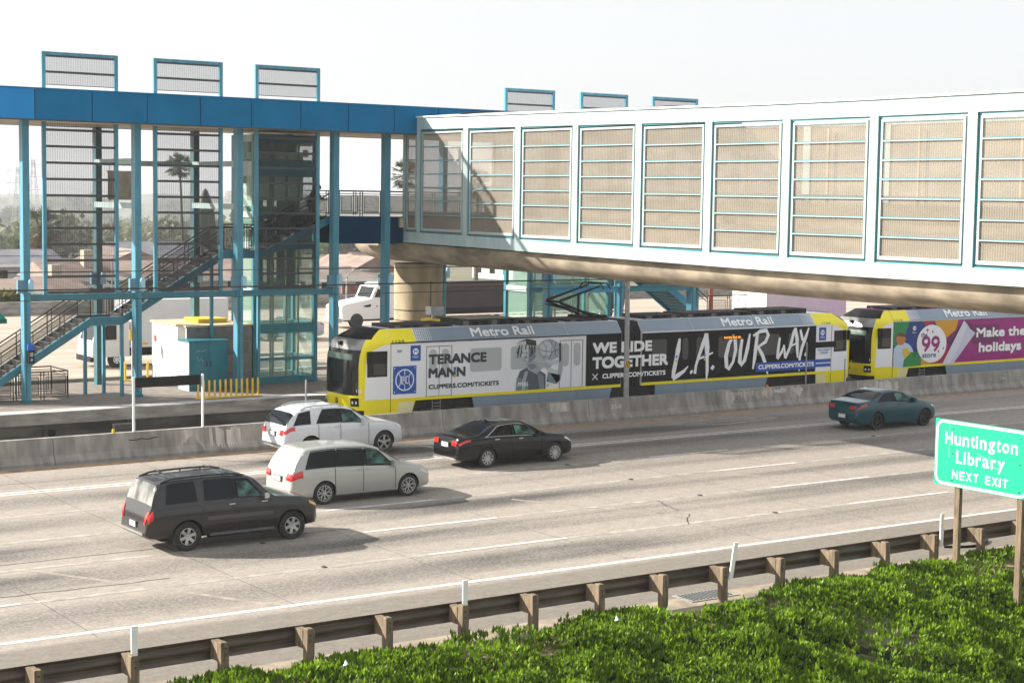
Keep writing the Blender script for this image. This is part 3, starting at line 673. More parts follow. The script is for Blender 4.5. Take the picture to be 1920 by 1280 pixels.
for (a, b) in fl:
    n = max(3, int(round((b[1]-a[1])/.165)))
    for k in range(n):
        x = a[0]+(b[0]-a[0])*k/n; z = a[1]+(b[1]-a[1])*(k+1)/n; m.box(x-.03, x+.03, YA+.06, YBk-.06, z-.004, z+.006, NOSE)
m.build('nosings', g)
m = MB()
for (a, b, z) in land: m.box(a, b, YA+.06, YBk-.06, z-.08, z, STEP)
m.build('landings', g)
for yy in (YA, YBk):
    m = MB(); pts = []
    for (a, b) in fl:
        A = Vector((a[0], yy, a[1])); B = Vector((b[0], yy, b[1])); Z = Vector((0, 0, 1))
        hrail(m, [A+Z*1.0, B+Z*1.0]); hrail(m, [A+Z*.86, B+Z*.86], .018); hrail(m, [A+Z*.2, B+Z*.2], .016)
        n = max(2, int(round((b[0]-a[0])/1.15)))
        for k in range(n+1):
            q = A.lerp(B, k/n); hrail(m, [q, q+Z*1.0], .022)
            q = A.lerp(B, min(1, k/n+.035)); hrail(m, [q, q+Z*1.0], .016)
    hrail(m, [(23.35, yy, 5.02), (24.6, yy, 5.02)]); hrail(m, [(28.85, yy, 7.52), (30.6, yy, 7.52)])
    m.build('handrail', g)
    m = MB()
    for (a, b) in fl: m.quad((a[0], yy, a[1]+.22), (b[0], yy, b[1]+.22), (b[0], yy, b[1]+.84), (a[0], yy, a[1]+.84), MESHF)
    m.build('mesh_infill', g)
railing(g, (23.35, YA, 4.1), (24.6, YA, 4.1), 'landing_railing', 2)
railing(g, (28.85, YA, 6.6), (30.6, YA, 6.6), 'landing_railing', 2)
for (x, y) in ((24.62, 61.72), (24.35, 62.9), (23.6, 62.9)):
    m = MB(); m.box(x-.06, x+.06, y-.06, y+.06, 1.04, 3.79, TEAL); m.build('support_post', g)
for (x, y) in ((28.9, 62.9), (30.5, 61.9)):
    m = MB(); m.box(x-.06, x+.06, y-.06, y+.06, 1.04, 6.29, TEAL); m.build('support_post', g)
# railings on the platform at the stair foot
g = thing('stair_foot_railing', (21, 62.3, 1.04), 'bronze framed mesh railing on the platform under the stair foot', 'railing')
railing(g, (18.4, 62.05, 1.04), (22.6, 62.05, 1.04), panels=4); railing(g, (22.6, 62.05, 1.04), (22.6, 63.9, 1.04), panels=1, meshm=MESHY)
railing(g, (18.4, 63.9, 1.04), (22.6, 63.9, 1.04), panels=3)
# ------------------------------------------------------------------ deck between stairs and bridge
g = thing('bridge_landing', (35.6, 63, 6.87), 'navy blue landing deck joining the stairs to the footbridge', 'deck')
m = MB(); m.box(33.76, 37.0, 61.42, 61.5, 6.88, 8.0, NAVY); m.box(33.76, 33.84, 61.5, 65.2, 6.88, 8.0, NAVY); m.build('fascia', g)
m = MB(); m.box(33.84, 43.6, 61.5, 65.3, 7.78, 7.98, CONCG); m.build('floor', g)
m = MB(); m.box(33.85, 37.0, 61.52, 65.2, 6.87, 6.93, TEALD); m.build('underside', g)
railing(g, (33.95, 61.47, 8.0), (35.9, 61.47, 8.0), panels=2); railing(g, (36.15, 61.47, 8.0), (37.15, 61.47, 8.0), panels=1); railing(g, (34, 65.2, 8.0), (43.5, 65.2, 8.0), panels=7)
m = MB(); m.box(36.75, 36.92, 61.25, 61.41, 7.55, 7.95, mat('beige_box', (.45, .40, .30), .6)); tag(m.build('junction_box'), 'small beige box under the railing beside the footbridge end', 'junction box')
# ------------------------------------------------------------------ lifts
def lift(x0, x1, y0, y1, zt, label, fronts):
    g = thing('glass_lift', ((x0+x1)/2, (y0+y1)/2, 1.04), label, 'lift', 'glass lift towers of the station')
    m = MB(); hw = .09
    for x in (x0, x1):
        for y in (y0, y1): m.box(x-hw, x+hw, y-hw, y+hw, 1.04, zt, TEALD)
    for (za, zb_) in fronts:
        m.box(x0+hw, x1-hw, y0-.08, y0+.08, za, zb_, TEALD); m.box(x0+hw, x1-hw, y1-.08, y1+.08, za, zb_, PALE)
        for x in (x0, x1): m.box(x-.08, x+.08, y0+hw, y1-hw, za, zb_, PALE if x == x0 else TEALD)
    m.build('steel_frame', g)
    m = MB(); 
    m.box(x0+hw, x1-hw, y0-.01, y0+.01, 1.04, zt, GL_EL); m.box(x0+hw, x1-hw, y1-.01, y1+.01, 1.04, zt, GL_EL)
    for x in (x0, x1): m.box(x-.01, x+.01, y0+hw, y1-hw, 1.04, zt, GL_EL)
    m.build('glazing', g)
    m = MB(); RL = mat('lift_guide_rail', (.12, .10, .05), .5)
    for fx in (.14, .36, .40, .62, .82): 
        x = x0+(x1-x0)*fx; m.box(x-.035, x+.035, y0+.5, y0+.57, 1.1, zt, RL if fx > .3 else DARK)
    for fx in (.3, .7): m.box(x0+.06, x1-.06, y0+(y1-y0)*fx-.03, y0+(y1-y0)*fx+.03, zt*.6, zt*.6+.12, DARK)
    m.build('guide_rails', g)
    if zt > 9:
        CL_ = mat('shaft_cladding', (.012, .016, .018), .7); m = MB(); W2 = x1-x0
        for fa, fb in ((0.04, .10), (.36, .44), (.51, .60), (.67, .97)): m.box(x0+W2*fa, x0+W2*fb, y1-.2, y1-.15, 5.0, zt, CL_)
        for za, zb_ in ((9.3, zt), (8.1, 8.35), (7.5, 7.75), (6.5, 6.9), (5.0, 5.15)): m.box(x0+W2*.1, x1-.1, y1-.14, y1-.10, za, zb_, CL_)
        m.build('shaft_cladding', g)
        m = MB(); m.box(x0+W2*.08, x1-.1, y0+.1, y1-.1, 10.2, 10.3, CL_); m.build('shaft_top', g)
    m = MB(); pts = [(x0+.28+.22*math.sin(t), y0+.4, 4.3-1.0*cos(t)*0-.75*(1-abs(cos(t)))) for t in [pi*k/10 for k in range(11)]]
    pts = [(x0+.25, y0+.4, 5.2)]+[(x0+.25+.11*(1-cos(t)), y0+.4, 4.1-.35*sin(t)) for t in [pi*k/8 for k in range(9)]]+[(x0+.52, y0+.4, 5.2)]
    m.tube(pts, .018, BLACK, 5); m.build('travelling_cable', g)
    m = MB(); m.box(x0+.45, x1-.2, y0+.7, y1-.2, 8.6 if zt > 9 else 1.1, 10.6 if zt > 9 else 3.2, mat('lift_car', (.42, .50, .40), .4, var=.2)); m.build('lift_car', g)
    return g
lift(30.95, 33.75, 63.2, 65.1, 11.3, 'glass lift tower with dark teal frame beside the concrete hut', [(1.04, 1.32), (1.98, 2.10), (3.12, 3.52), (4.75, 5.0), (6.6, 6.9), (7.9, 8.15), (9.6, 10.2), (11.0, 11.3)])
lift(45.0, 49.6, 63.4, 65.3, 8.0, 'pale green glass lift tower seen below the footbridge', [(1.04, 1.3), (4.55, 4.8), (7.6, 8.0)])
# ------------------------------------------------------------------ concrete hut, cabinet, posts
g = thing('equipment_hut', (29.4, 64, 1.04), 'small concrete block hut with side wall coloured sunlit white between stairs and lift', 'hut')
HUTF = mat('hut_block', (.20, .19, .18), .9, var=.25, scale=2.5); HUTW = mat('hut_sunlit_white', (.74, .73, .70), .8, var=.08, scale=3)  # side wall white has the sunlight in its colour, front grey the shade
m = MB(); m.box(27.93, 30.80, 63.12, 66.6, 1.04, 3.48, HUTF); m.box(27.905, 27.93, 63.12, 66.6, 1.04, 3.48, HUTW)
m.build('wall', g)
m = MB()
for z in (1.65, 2.25, 2.85): m.box(27.94, 30.8, 63.108, 63.118, z-.012, z+.012, CONCG)
m.box(28.9, 28.93, 63.108, 63.118, 1.04, 3.4, CONCG); m.build('block_joints', g)
m = MB(); m.box(27.85, 30.84, 63.05, 66.7, 3.482, 3.55, mat('hut_roof', (.55, .43, .28), .8, var=.2)); m.build('roof', g)
m = MB(); m.box(27.885, 27.903, 64.5, 65.9, 1.1, 3.25, HUTW); m.box(27.878, 27.884, 65.9, 65.95, 1.1, 3.25, DARK); m.build('door', g)
m = MB(); m.box(27.86, 27.883, 66.15, 66.35, 2.7, 2.95, mat('red_sign', (.6, .08, .05), .5)); m.build('small_sign', g)
m = MB(); m.box(28.9, 30.2, 64.2, 65.6, 3.56, 3.72, YEL); tag(m.build('roof_box'), 'flat yellow box lying on the hut roof', 'box')
g = thing('utility_cabinet', (28.2, 62.2, 1.04), 'teal two-door utility cabinet in front of the concrete hut', 'cabinet')
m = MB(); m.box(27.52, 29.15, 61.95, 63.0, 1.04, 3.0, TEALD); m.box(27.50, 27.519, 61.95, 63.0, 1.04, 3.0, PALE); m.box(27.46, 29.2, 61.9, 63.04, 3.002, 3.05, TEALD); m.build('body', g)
for k in range(2):
    m = MB(); a = 27.56+.8*k; m.box(a, a+.76, 61.925, 61.948, 1.14, 2.94, TEALD); d = m.build('door', g)
    m = MB(); m.box(a+(.66 if k == 0 else .05), a+(.70 if k == 0 else .09), 61.90, 61.924, 2.0, 2.2, DARK)
    m.v = [(p[0]-28.2, p[1]-62.2, p[2]-1.04) for p in m.v]; h = m.build('handle'); h.parent = d
m = MB(); m.stroke([(27.8, 2.6), (27.95, 2.66), (28.05, 2.6), (28.2, 2.68)], .02, (0, 61.92, 0), (1, 0, 0), (0, 0, 1), PALE); m.stroke([(27.85, 2.4), (27.9, 2.2), (28.0, 2.35), (28.1, 2.2)], .02, (0, 61.92, 0), (1, 0, 0), (0, 0, 1), PALE); m.build('graffiti', g)
proto = None
for k in range(12):
    x = 26.72+.228*k
    if proto is None:
        proto = thing('yellow_bollard', (x, 59.35, 1.05), 'slim yellow post, first from the left in the platform edge row', 'bollard', 'yellow posts in a row at the platform edge')
        m = MB(); m.lathe([(.042, 0), (.042, .66), (.03, .70), (.0, .705)], (x, 59.35, 1.06), 'z', YEL, 8); m.build('tube', proto)
        m = MB(); m.box(x-.114, x+.114, 59.27, 59.43, 1.053, 1.085, YEL); m.build('foot', proto)
    else: dup(proto, (x, 59.35, 1.05), 'slim yellow post, %s from the left in the platform edge row' % ['first', 'second', 'third', 'fourth', 'fifth', 'sixth', 'seventh', 'eighth', 'ninth', 'tenth', 'eleventh', 'last'][k])
proto = None
for k in range(9):
    x = 26.75+.33*k
    if proto is None:
        proto = thing('yellow_bollard', (x, 66.7, 1.05), 'slim yellow post, first from the left in the far platform row', 'bollard', 'yellow posts on the far platform edge')
        m = MB(); m.lathe([(.05, 0), (.05, .7), (.035, .76), (.0, .765)], (x, 66.7, 1.06), 'z', YEL, 8); m.build('tube', proto)
        m = MB(); m.box(x-.165, x+.165, 66.6, 66.8, 1.053, 1.085, YEL); m.build('foot', proto)
    else: dup(proto, (x, 66.7, 1.05), 'slim yellow post, %s from the left in the far platform row' % ['first', 'second', 'third', 'fourth', 'fifth', 'sixth', 'seventh', 'eighth', 'last'][k])
g = thing('marker_post', (27.1, 66.3, 1.05), 'thin white post with a small yellow sign near the far yellow posts', 'sign post')
m = MB(); m.tube([(26.95, 66.4, 1.05), (26.95, 66.4, 3.2)], .03, WHITE, 6); m.build('pole', g)
m = MB(); m.box(26.8, 27.12, 66.34, 66.37, 2.75, 3.2, YEL); m.build('sign_plate', g)
g = thing('speaker_cluster', (35.0, 65.7, 10.5), 'beige box with a round camera dome below it on the rear column', 'camera')
m = MB(); m.box(34.1, 34.75, 65.4, 65.8, 10.95, 11.42, mat('beige_box2', (.46, .40, .26), .6)); m.tube([(34.0, 65.6, 11.15), (34.95, 65.6, 11.0)], .03, DARK, 5); m.build('housing', g)
m = MB(); bmx = [(.0, -.17), (.1, -.14), (.16, -.06), (.17, .0), (.13, .12), (.05, .17)]; m.lathe(bmx, (34.5, 65.5, 10.62), 'z', mat('dome', (.50, .42, .30), .4), 14); m.build('dome', g, smooth=60)
# black framed blank sign seen from the back on the barrier
g = thing('blank_sign_frame', (23, 53.45, .87), 'narrow black board on two white posts standing behind the barrier', 'sign')
m = MB(); m.box(21.80, 24.15, 53.47, 53.52, 2.33, 2.67, BLACK); m.build('board', g)
for x in (21.72, 24.22):
    m = MB(); m.box(x-.035, x+.035, 53.40, 53.46, .87, 2.70, WHITE); m.build('post', g)
m = MB(); m.tube([(28.2, 53.43, .87), (28.2, 53.43, 2.3)], .03, STEEL, 6); tag(m.build('thin_pole'), 'thin grey pole on the barrier behind the white estate car', 'pole')
m = MB(); m.tube([(52.9, 53.43, .87), (52.9, 53.43, 2.75)], .035, STEEL, 6); tag(m.build('thin_pole'), 'thin grey pole on the barrier in front of the word WAY', 'pole')
m = MB(); m.tube([(55.3, 53.43, .87), (55.3, 53.43, 1.9)], .03, STEEL, 6); tag(m.build('thin_pole'), 'short thin pole on the barrier beside the rear cab of the first train car', 'pole')
g = thing('lamp_post', (42.8, 53.43, .87), 'thick grey steel pole rising from the barrier in front of the train', 'lamp post')
m = MB(); m.tube([(42.8, 53.43, .87), (42.75, 53.43, 9.2)], [.115, .075], STEEL, 12); m.tube([(42.75, 53.43, 9.1), (42.6, 52.4, 9.7), (42.5, 51.0, 9.8)], .05, STEEL, 8); m.build('pole', g, smooth=40)
m = MB(); m.box(42.3, 42.7, 50.3, 51.1, 9.72, 9.86, STEEL); m.build('luminaire', g)
m = MB(); m.box(42.62, 42.86, 53.29, 53.31, 2.07, 2.36, YEL)
for k in range(3): m.stroke([(42.63+.08*k, 2.08), (42.70+.08*k, 2.35)], .035, (0, 53.285, 0), (1, 0, 0), (0, 0, 1), BLACK)
m.build('striped_plate', g)
m = MB(); m.lathe([(.05, 0), (.05, .12), (0, .13)], (21.0, 53.43, .87), 'z', YEL, 8); tag(m.build('barrier_reflector'), 'small yellow reflector on top of the barrier at left', 'reflector')
m = MB(); m.lathe([(.05, 0), (.05, .1), (0, .11)], (50.6, 53.43, .87), 'z', mat('amber', (.8, .3, .02), .4), 8); tag(m.build('barrier_reflector'), 'small amber reflector on the barrier top below the train', 'reflector')

# ------------------------------------------------------------------ footbridge
g = thing('footbridge', (39.2, 40, 5.8), 'enclosed pedestrian footbridge with pale cyan frame and perforated screens on a concrete girder', 'footbridge')
BXN, BXF = 37.0, 41.6
yc = [56.70-3.635*k for k in range(0, 14)]
def zb(y): return 6.66+.012*max(0, y-36)*1.0+(0.0)        # sagging-free slight rise to the station
ZB0, ZP0, ZP1, ZT = 6.68, 7.12, 11.38, 11.92
ya, yb = 61.5, 9.0
m = MB()
def slab(x0, x1, za, zc, mt, step=6):
    n = 12
    for i in range(n):
        a = ya+(yb-ya)*i/n; b = ya+(yb-ya)*(i+1)/n; o1 = .011*max(0, a-38); o2 = .011*max(0, b-38)
        m.add([(x0, a, za+o1), (x1, a, za+o1), (x1, b, za+o2), (x0, b, za+o2), (x0, a, zc+o1), (x1, a, zc+o1), (x1, b, zc+o2), (x0, b, zc+o2)],
              [(0, 3, 2, 1), (4, 5, 6, 7), (1, 2, 6, 5), (3, 0, 4, 7)]+([(0, 1, 5, 4)] if i == 0 else [])+([(2, 3, 7, 6)] if i == n-1 else []), mt)
slab(BXN, BXN+.14, ZB0, ZP0, PALE); m.build('lower_chord', g)
m = MB(); slab(BXN, BXN+.14, ZP1, ZT-.06, PALE); m.build('upper_chord', g)
m = MB(); slab(BXF-.14, BXF, ZB0, ZP0, PALE); m.build('lower_chord', g)
m = MB(); slab(BXF-.14, BXF, ZP1, ZT-.06, PALE); m.build('upper_chord', g)
def mull(y, x0, x1, hw=.165):
    m = MB(); o = .011*max(0, y-38); m.box(x0, x1, y-hw, y+hw, ZP0+o+.001, ZP1+o-.001, PALE); return m
for y in yc: mull(y, BXN+.002, BXN+.138).build('mullion', g)
mull(60.28, BXN+.002, BXN+.138, .12).build('mullion', g); mull(61.42, BXN+.002, BXN+.138, .08).build('mullion', g)
for y in yc: mull(y, BXF-.138, BXF-.002).build('mullion', g)
bays = [(61.34, 60.40)]+[(60.16, 56.865)]+[(yc[k]-.165, yc[k+1]+.165) for k in range(len(yc)-1)]
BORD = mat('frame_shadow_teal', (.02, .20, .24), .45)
FRM = mat('panel_frame_white', (.36, .42, .42), .45)
for (y1, y0) in bays:       # y1 far, y0 near
    o = .011*max(0, (y0+y1)/2-38); z0, z1 = ZP0+o, ZP1+o
    m = MB(); t_ = .045
    for (a, b, c, d) in ((y0, y0+t_, z0, z1), (y1-t_, y1, z0, z1), (y0+t_, y1-t_, z0, z0+t_), (y0+t_, y1-t_, z1-t_, z1)): m.box(BXN+.05, BXN+.13, a, b, c, d, BORD)
    fr = m.build('bay_border', g)
    m = MB(); p = t_+.05; q = p+.075 if y1-y0 > 1.5 else p+.05
    for (a, b, c, d) in ((y0+p, y0+q, z0+p, z1-p), (y1-q, y1-p, z0+p, z1-p), (y0+q, y1-q, z0+p, z0+q+.03), (y0+q, y1-q, z1-q, z1-p)): m.box(BXN+.03, BXN+.10, a, b, c, d, FRM)
    zz = [z0+q+.03+(z1-z0-2*q-.03)*k/7 for k in range(1, 7)]
    for k, z in enumerate(zz): m.box(BXN+.02, BXN+.09, y0+q, y1-q, z-.016, z+.010, FRM); m.box(BXN+.035, BXN+.10, y0+q+.04, y1-q, z+.014, z+.036, BORD)
    m.build('louvre_frame', g)
    m = MB(); m.box(BXN+.085, BXN+.095, y0+q-.02, y1-q+.02, z0+q, z1-q, PERF_B); m.build('perforated_panel', g)
m = MB(); slab(BXF-.08, BXF-.07, ZP0, ZP1, PERF_F); m.build('far_panels', g)
m = MB(); slab(BXN+.15, BXF-.15, 7.15, 7.95, CONC); m.build('walkway', g)
# parapet rail inside
m = MB(); WALLM = mat('bridge_parapet', (.46, .36, .24), .8, var=.3, scale=1.5)
slab(BXF-.45, BXF-.34, 7.955, 8.75, WALLM); slab(BXN+.36, BXN+.40, 8.95, 9.02, RAILM); slab(BXF-.5, BXF-.46, 9.0, 9.08, RAILM); m.build('inner_rails', g)
m = MB()   # inner posts
for k in range(26):
    y = 61-2*k; o = .011*max(0, y-38); m.box(BXF-.3, BXF-.22, y-.04, y+.04, 7.96+o, 11.3+o, WALLM)
m.build('inner_posts', g)
# roof: shallow translucent-looking vault with flat white edge
m = MB(); slab(BXN-.06, BXN+.3, ZT-.058, ZT, WHITE); m.build('roof_edge', g)
m = MB(); slab(BXF-.3, BXF+.06, ZT-.058, ZT, WHITE); m.build('roof_edge', g)
m = MB(); ROOFM = mat('corrugated_roof', (.34, .36, .40), .5, var=.2, scale=6, stretch=(1, .2, 1))
def RP(a, b):
    y = ya+(46-ya)*b; x = BXN+.25+(BXF-BXN-.5)*a; return (x, y, ZT+.005+.011*max(0, y-38)+.16*sin(pi*a)+.012*math.cos(b*pi*2*60))
m.grid(RP, 10, 240, ROOFM); m.build('roof_sheet', g)
m = MB()
for y in (61.0, 57.5): m.tube([(BXN+.25+(BXF-BXN-.5)*a/8, y, ZT+.05+.011*(y-38)+.16*sin(pi*a/8)) for a in range(9)], .05, DARK, 6)
m.build('roof_ribs', g)
STAIN = mat('rust_run', (.22, .17, .11), .9, var=.5, scale=8)
rr = random.Random(9); m = MB()
for k in range(26):
    y = rr.uniform(20, 60); o = .011*max(0, y-38); w_ = rr.uniform(.01, .03); h_ = rr.uniform(.06, .3)
    m.add([(BXN-.002, y-w_, ZP0+o-.005), (BXN-.002, y+w_, ZP0+o-.005), (BXN-.002, y+w_*.3, ZP0+o-h_)], [(0, 1, 2)], STAIN)
m.build('rust_runs', g)
m = MB()
for y in yc:
    o = .011*max(0, y-38)
    for z in (ZP0+.15, ZP1-.15): m.lathe([(.022, -.012), (.022, 0)], (BXN+.002, y, z+o), 'x', STEEL, 6)
m.build('bolts', g)
# concrete girder, boat-shaped underside
m = MB(); GX = (BXN+BXF)/2; sec = [(-2.0, 6.67), (-2.0, 6.50), (-1.9, 6.25), (-1.65, 6.02), (-1.25, 5.88), (-.8, 5.82), (0, 5.80), (.8, 5.82), (1.25, 5.88), (1.65, 6.02), (1.9, 6.25), (2.0, 6.50), (2.0, 6.67)]
n = len(sec); vs = []; NS = 16; yg = [66.4, 66.25, 65.9]+[65.5+(yb-1-65.5)*i/NS for i in range(NS+1)]
for i, y in enumerate(yg):
    k = {0: .55, 1: .8, 2: .93}.get(i, 1.0); dz = .008*max(0, y-38)
    vs += [(GX+a*(k*.15+.85), y, 6.67+(z-6.67)*k*1.0+dz) for a, z in sec]
fs = [(i*n+j, i*n+j+1, (i+1)*n+j+1, (i+1)*n+j) for i in range(len(yg)-1) for j in range(n-1)]
fs += [tuple(range(n)), tuple(range((len(yg)-1)*n+n-1, (len(yg)-1)*n-1, -1))]
fs += [(i*n, (i+1)*n, (i+1)*n+n-1, i*n+n-1) for i in range(len(yg)-1)]
m.add(vs, fs, CONC); m.build('girder', g, smooth=50)
m = MB(); m.lathe([(1.07, 0), (1.07, 4.9)], (39.05, 63.5, 1.04), 'z', mat('pier_concrete', (.40, .32, .21), .9, var=.3, scale=1.2, stretch=(1, 1, .35), bump=.3), 40); m.build('pier', g, smooth=40)
m = MB(); m.lathe([(1.1, 0), (1.1, 9)], (39.3, 22.5, -3.2), 'z', CONC, 30); m.build('pier', g, smooth=40)
m = MB()
for z in (2.25, 2.55, 3.0): m.lathe([(1.085, 0), (1.085, .03)], (39.05, 63.5, z+.9), 'z', BLACK, 30)
m.tube([(39.0, 62.38, 2.2), (39.0, 62.38, 5.2)], .02, DARK, 5); m.build('cable_bands', g)
# pieces at the pier foot
m = MB()
for k in range(14):
    t = radians(215+k*6.2); x = 39.05+1.078*cos(t); y = 63.5+1.078*sin(t)
    if k % 5 != 4: m.box(x-.035, x+.03, y-.01, y+.02, 2.92, 2.99, DARK); m.box(x-.03, x+.03, y-.01, y+.02, 2.68, 2.75, DARK)
m.build('stencil_marks', g)
g = thing('signal_box', (38.4, 61.2, 3.3), 'small grey box above a yellow tray beside the concrete pier', 'equipment box')
m = MB(); m.box(38.1, 38.75, 60.9, 61.35, 3.85, 4.2, STEEL); m.build('housing', g)
m = MB(); m.box(37.9, 38.5, 60.8, 61.4, 3.5, 3.68, YEL); m.box(38.5, 38.95, 60.8, 61.4, 3.45, 3.75, DARK); m.build('tray', g)
m = MB(); m.box(38.3, 38.4, 61.1, 61.2, 1.05, 3.85, STEEL); m.build('post', g)
# ------------------------------------------------------------------ second set of stairs, right of lift, coming down to the right
g = thing('far_stairs', (53, 63.5, 1.04), 'dark teal staircase descending to the right behind the train roof', 'staircase')
a = (49.6, 6.6); b = (54.6, 3.15)
m = MB()
for yy in (62.0, 64.0): m.prism([(a[0], a[1]-.3), (b[0], b[1]-.3), (b[0], b[1]+.05), (a[0], a[1]+.05)], 'y', yy-.06, yy+.06, mat('beam_blue', (.02, .26, .42), .4)); m.prism([(54.6, 2.85), (55.6, 2.85), (55.6, 3.2), (54.6, 3.2)], 'y', yy-.06, yy+.06, TEALD)
m.build('stringers', g)
m = MB()
for k in range(21):
    x = a[0]+(b[0]-a[0])*k/21; z = a[1]+(b[1]-a[1])*(k+1)/21; m.box(x, x+.26, 62.07, 63.93, z-.09, z-.04, STEP); m.box(x+.2, x+.23, 62.07, 63.93, z-.22, z-.091, TEALD)
m.build('steps', g)
for yy in (62.0, 64.0):
    m = MB(); hrail(m, [(a[0], yy, a[1]+1), (b[0], yy, b[1]+1)]); hrail(m, [(a[0], yy, a[1]+.8), (b[0], yy, b[1]+.8)], .018)
    for k in range(6): q = k/5; x = a[0]+(b[0]-a[0])*q; z = a[1]+(b[1]-a[1])*q; hrail(m, [(x, yy, z), (x, yy, z+1)], .022)
    m.build('handrail', g)
railing(g, (54.6, 62, 3.2), (57.2, 62, 3.2), 'landing_railing', 2); railing(g, (51.2, 62.6, 1.05), (54.2, 62.6, 2.6), 'lower_handrail', 2)
m = MB(); m.box(54.6, 57.3, 62.0, 64.0, 3.05, 3.18, STEP); m.build('landing', g)
# white building block behind the second train car
m = MB(); m.box(60.6, 66.4, 64.2, 66.8, 1.04, 4.6, mat('pale_violet_wall', (.60, .61, .66), .8, var=.05)); m.box(60.57, 60.598, 64.2, 66.8, 1.04, 4.6, WHITE); tag(m.build('service_block'), 'plain pale service building behind the end of the first train car', 'hut')
m = MB(); m.box(58.0, 58.16, 65.6, 65.76, 1.04, 4.7, mat('red_pole', (.35, .09, .05), .6)); tag(m.build('red_post'), 'thin rust-red post behind the train near the pale service building', 'post')
# awning far left
g = thing('green_awning', (20.2, 64, 3.9), 'corner of a green sloped awning at the left frame edge', 'awning')
AW = mat('awning_green', (.02, .30, .20), .6, var=.1); m = MB()
m.add([(18.6, 64.6, 3.92), (21.1, 64.6, 3.92), (21.1, 66.4, 3.92), (18.6, 66.4, 3.92), (19.3, 65.1, 4.85), (20.45, 65.1, 4.85), (20.45, 65.9, 4.85), (19.3, 65.9, 4.85)], [(0, 1, 5, 4), (1, 2, 6, 5), (2, 3, 7, 6), (3, 0, 4, 7), (4, 5, 6, 7)], AW)
m.build('roof', g)
m = MB(); m.box(18.58, 21.12, 64.58, 66.42, 3.75, 3.918, mat('awning_edge', (.01, .16, .12), .6)); m.build('valance', g)
m = MB(); m.box(18.9, 19.0, 65.4, 65.5, 1.05, 3.75, TEALD); m.build('post', g)
# overhead wires
W_ = mat('overhead_wire', (.02, .02, .022), .5)
for y, z, rr_, l in ((57.05, 5.46, .028, 'lower black overhead wire above the near track'), (57.05, 6.08, .012, 'thin upper overhead wire above the near track'), (68.6, 5.52, .026, 'lower black overhead wire above the far track'), (68.6, 6.2, .012, 'thin upper overhead wire above the far track'), (59.3, 4.95, .014, 'thin wire running just below the lamp boxes')):
    m = MB(); m.tube([(-30+12*k, y, z-.02*(k % 2)) for k in range(15)], rr_, W_, 5); tag(m.build('overhead_wire'), l, 'wire', 'overhead wires along the tracks')

# ================================================================== light rail train
TY, TF, TC = 55.70, 58.35, 57.025
TYEL = mat('train_yellow', (.95, .80, .0), .35, coat=.3, var=.04, scale=1)
TWH = mat('train_white_wrap', (.90, .90, .92), .35, coat=.2, var=.03, scale=1)
TGR = mat('train_grey', (.24, .31, .38), .35, coat=.2, var=.06, scale=1.2)
TBL = mat('train_black_wrap', (.012, .011, .011), .5, spec=.15)
TDK = mat('train_underframe', (.03, .026, .024), .8, var=.4, scale=4)
TWN = mat('train_window_black', (.008, .010, .011), .12, spec=.35)
TW2 = mat('wrap_over_window', (.50, .51, .52), .4)
TW3 = mat('wrap_over_window_black', (.06, .058, .055), .3)
TBU = mat('wrap_blue', (.01, .085, .42), .35)
TPU = mat('wrap_purple', (.34, .006, .20), .35, var=.12, scale=1.5)
TPUD = mat('wrap_purple_dark', (.16, .010, .11), .35)
SIL = mat('cab_silver', (.28, .28, .27), .3, metal=.4)
INK = mat('wrap_ink', (.03, .035, .045), .4)
LETW = mat('lettering_white', (.93, .93, .93), .4)
def gm(n, c): return mat('art_'+n, c, .4)
AG = [gm('grey1', (.09, .11, .13)), gm('grey2', (.20, .24, .27)), gm('grey3', (.38, .43, .46)), gm('grey4', (.58, .62, .64)), gm('ink', (.015, .018, .022))]
def hwz(z): return 1.325 if z < 3.25 else 1.325-.36*((z-3.25)/.5)**1.15
def Dz(z):
    if z < .98: return 1.52+.1*(z-.5)/.48
    if z < 2.3: return 1.62
    if z < 3.2: return 1.62-.20*((z-2.3)/.9)**2
    return max(.35, 1.42-1.0*((z-3.2)/.56)**1.5)
NE = 4.5
def cabP(phi, z, X0=33.05, sg=1, off=0.):
    def raw(phi, z):
        c, s = cos(phi), sin(phi); D = Dz(z); h = hwz(z)
        return Vector((-D*abs(c)**(2/NE), (1 if s > 0 else -1)*h*abs(s)**(2/NE), z))
    p = raw(phi, z)
    if off:
        a = raw(min(pi/2, phi+.01), z)-raw(max(-pi/2, phi-.01), z); b = raw(phi, min(3.76, z+.02))-raw(phi, max(.5, z-.02)); n = b.cross(a)
        if n.length > 0:
            n.normalize()
            if n.x*p.x+n.y*p.y < 0: n = -n
            p = p+n*off
    return (X0+sg*p.x, TC+p.y, p.z)
def phi_of(dX, z):      # angle on the near side for a distance dX ahead of the cab rear seam
    D = Dz(z); q = min(.999, max(0.0001, dX/D)); return -math.acos(q**(NE/2))
def sideP(dX, z, X0, sg, off=.006):
    return cabP(phi_of(dX, z), z, X0, sg, off)
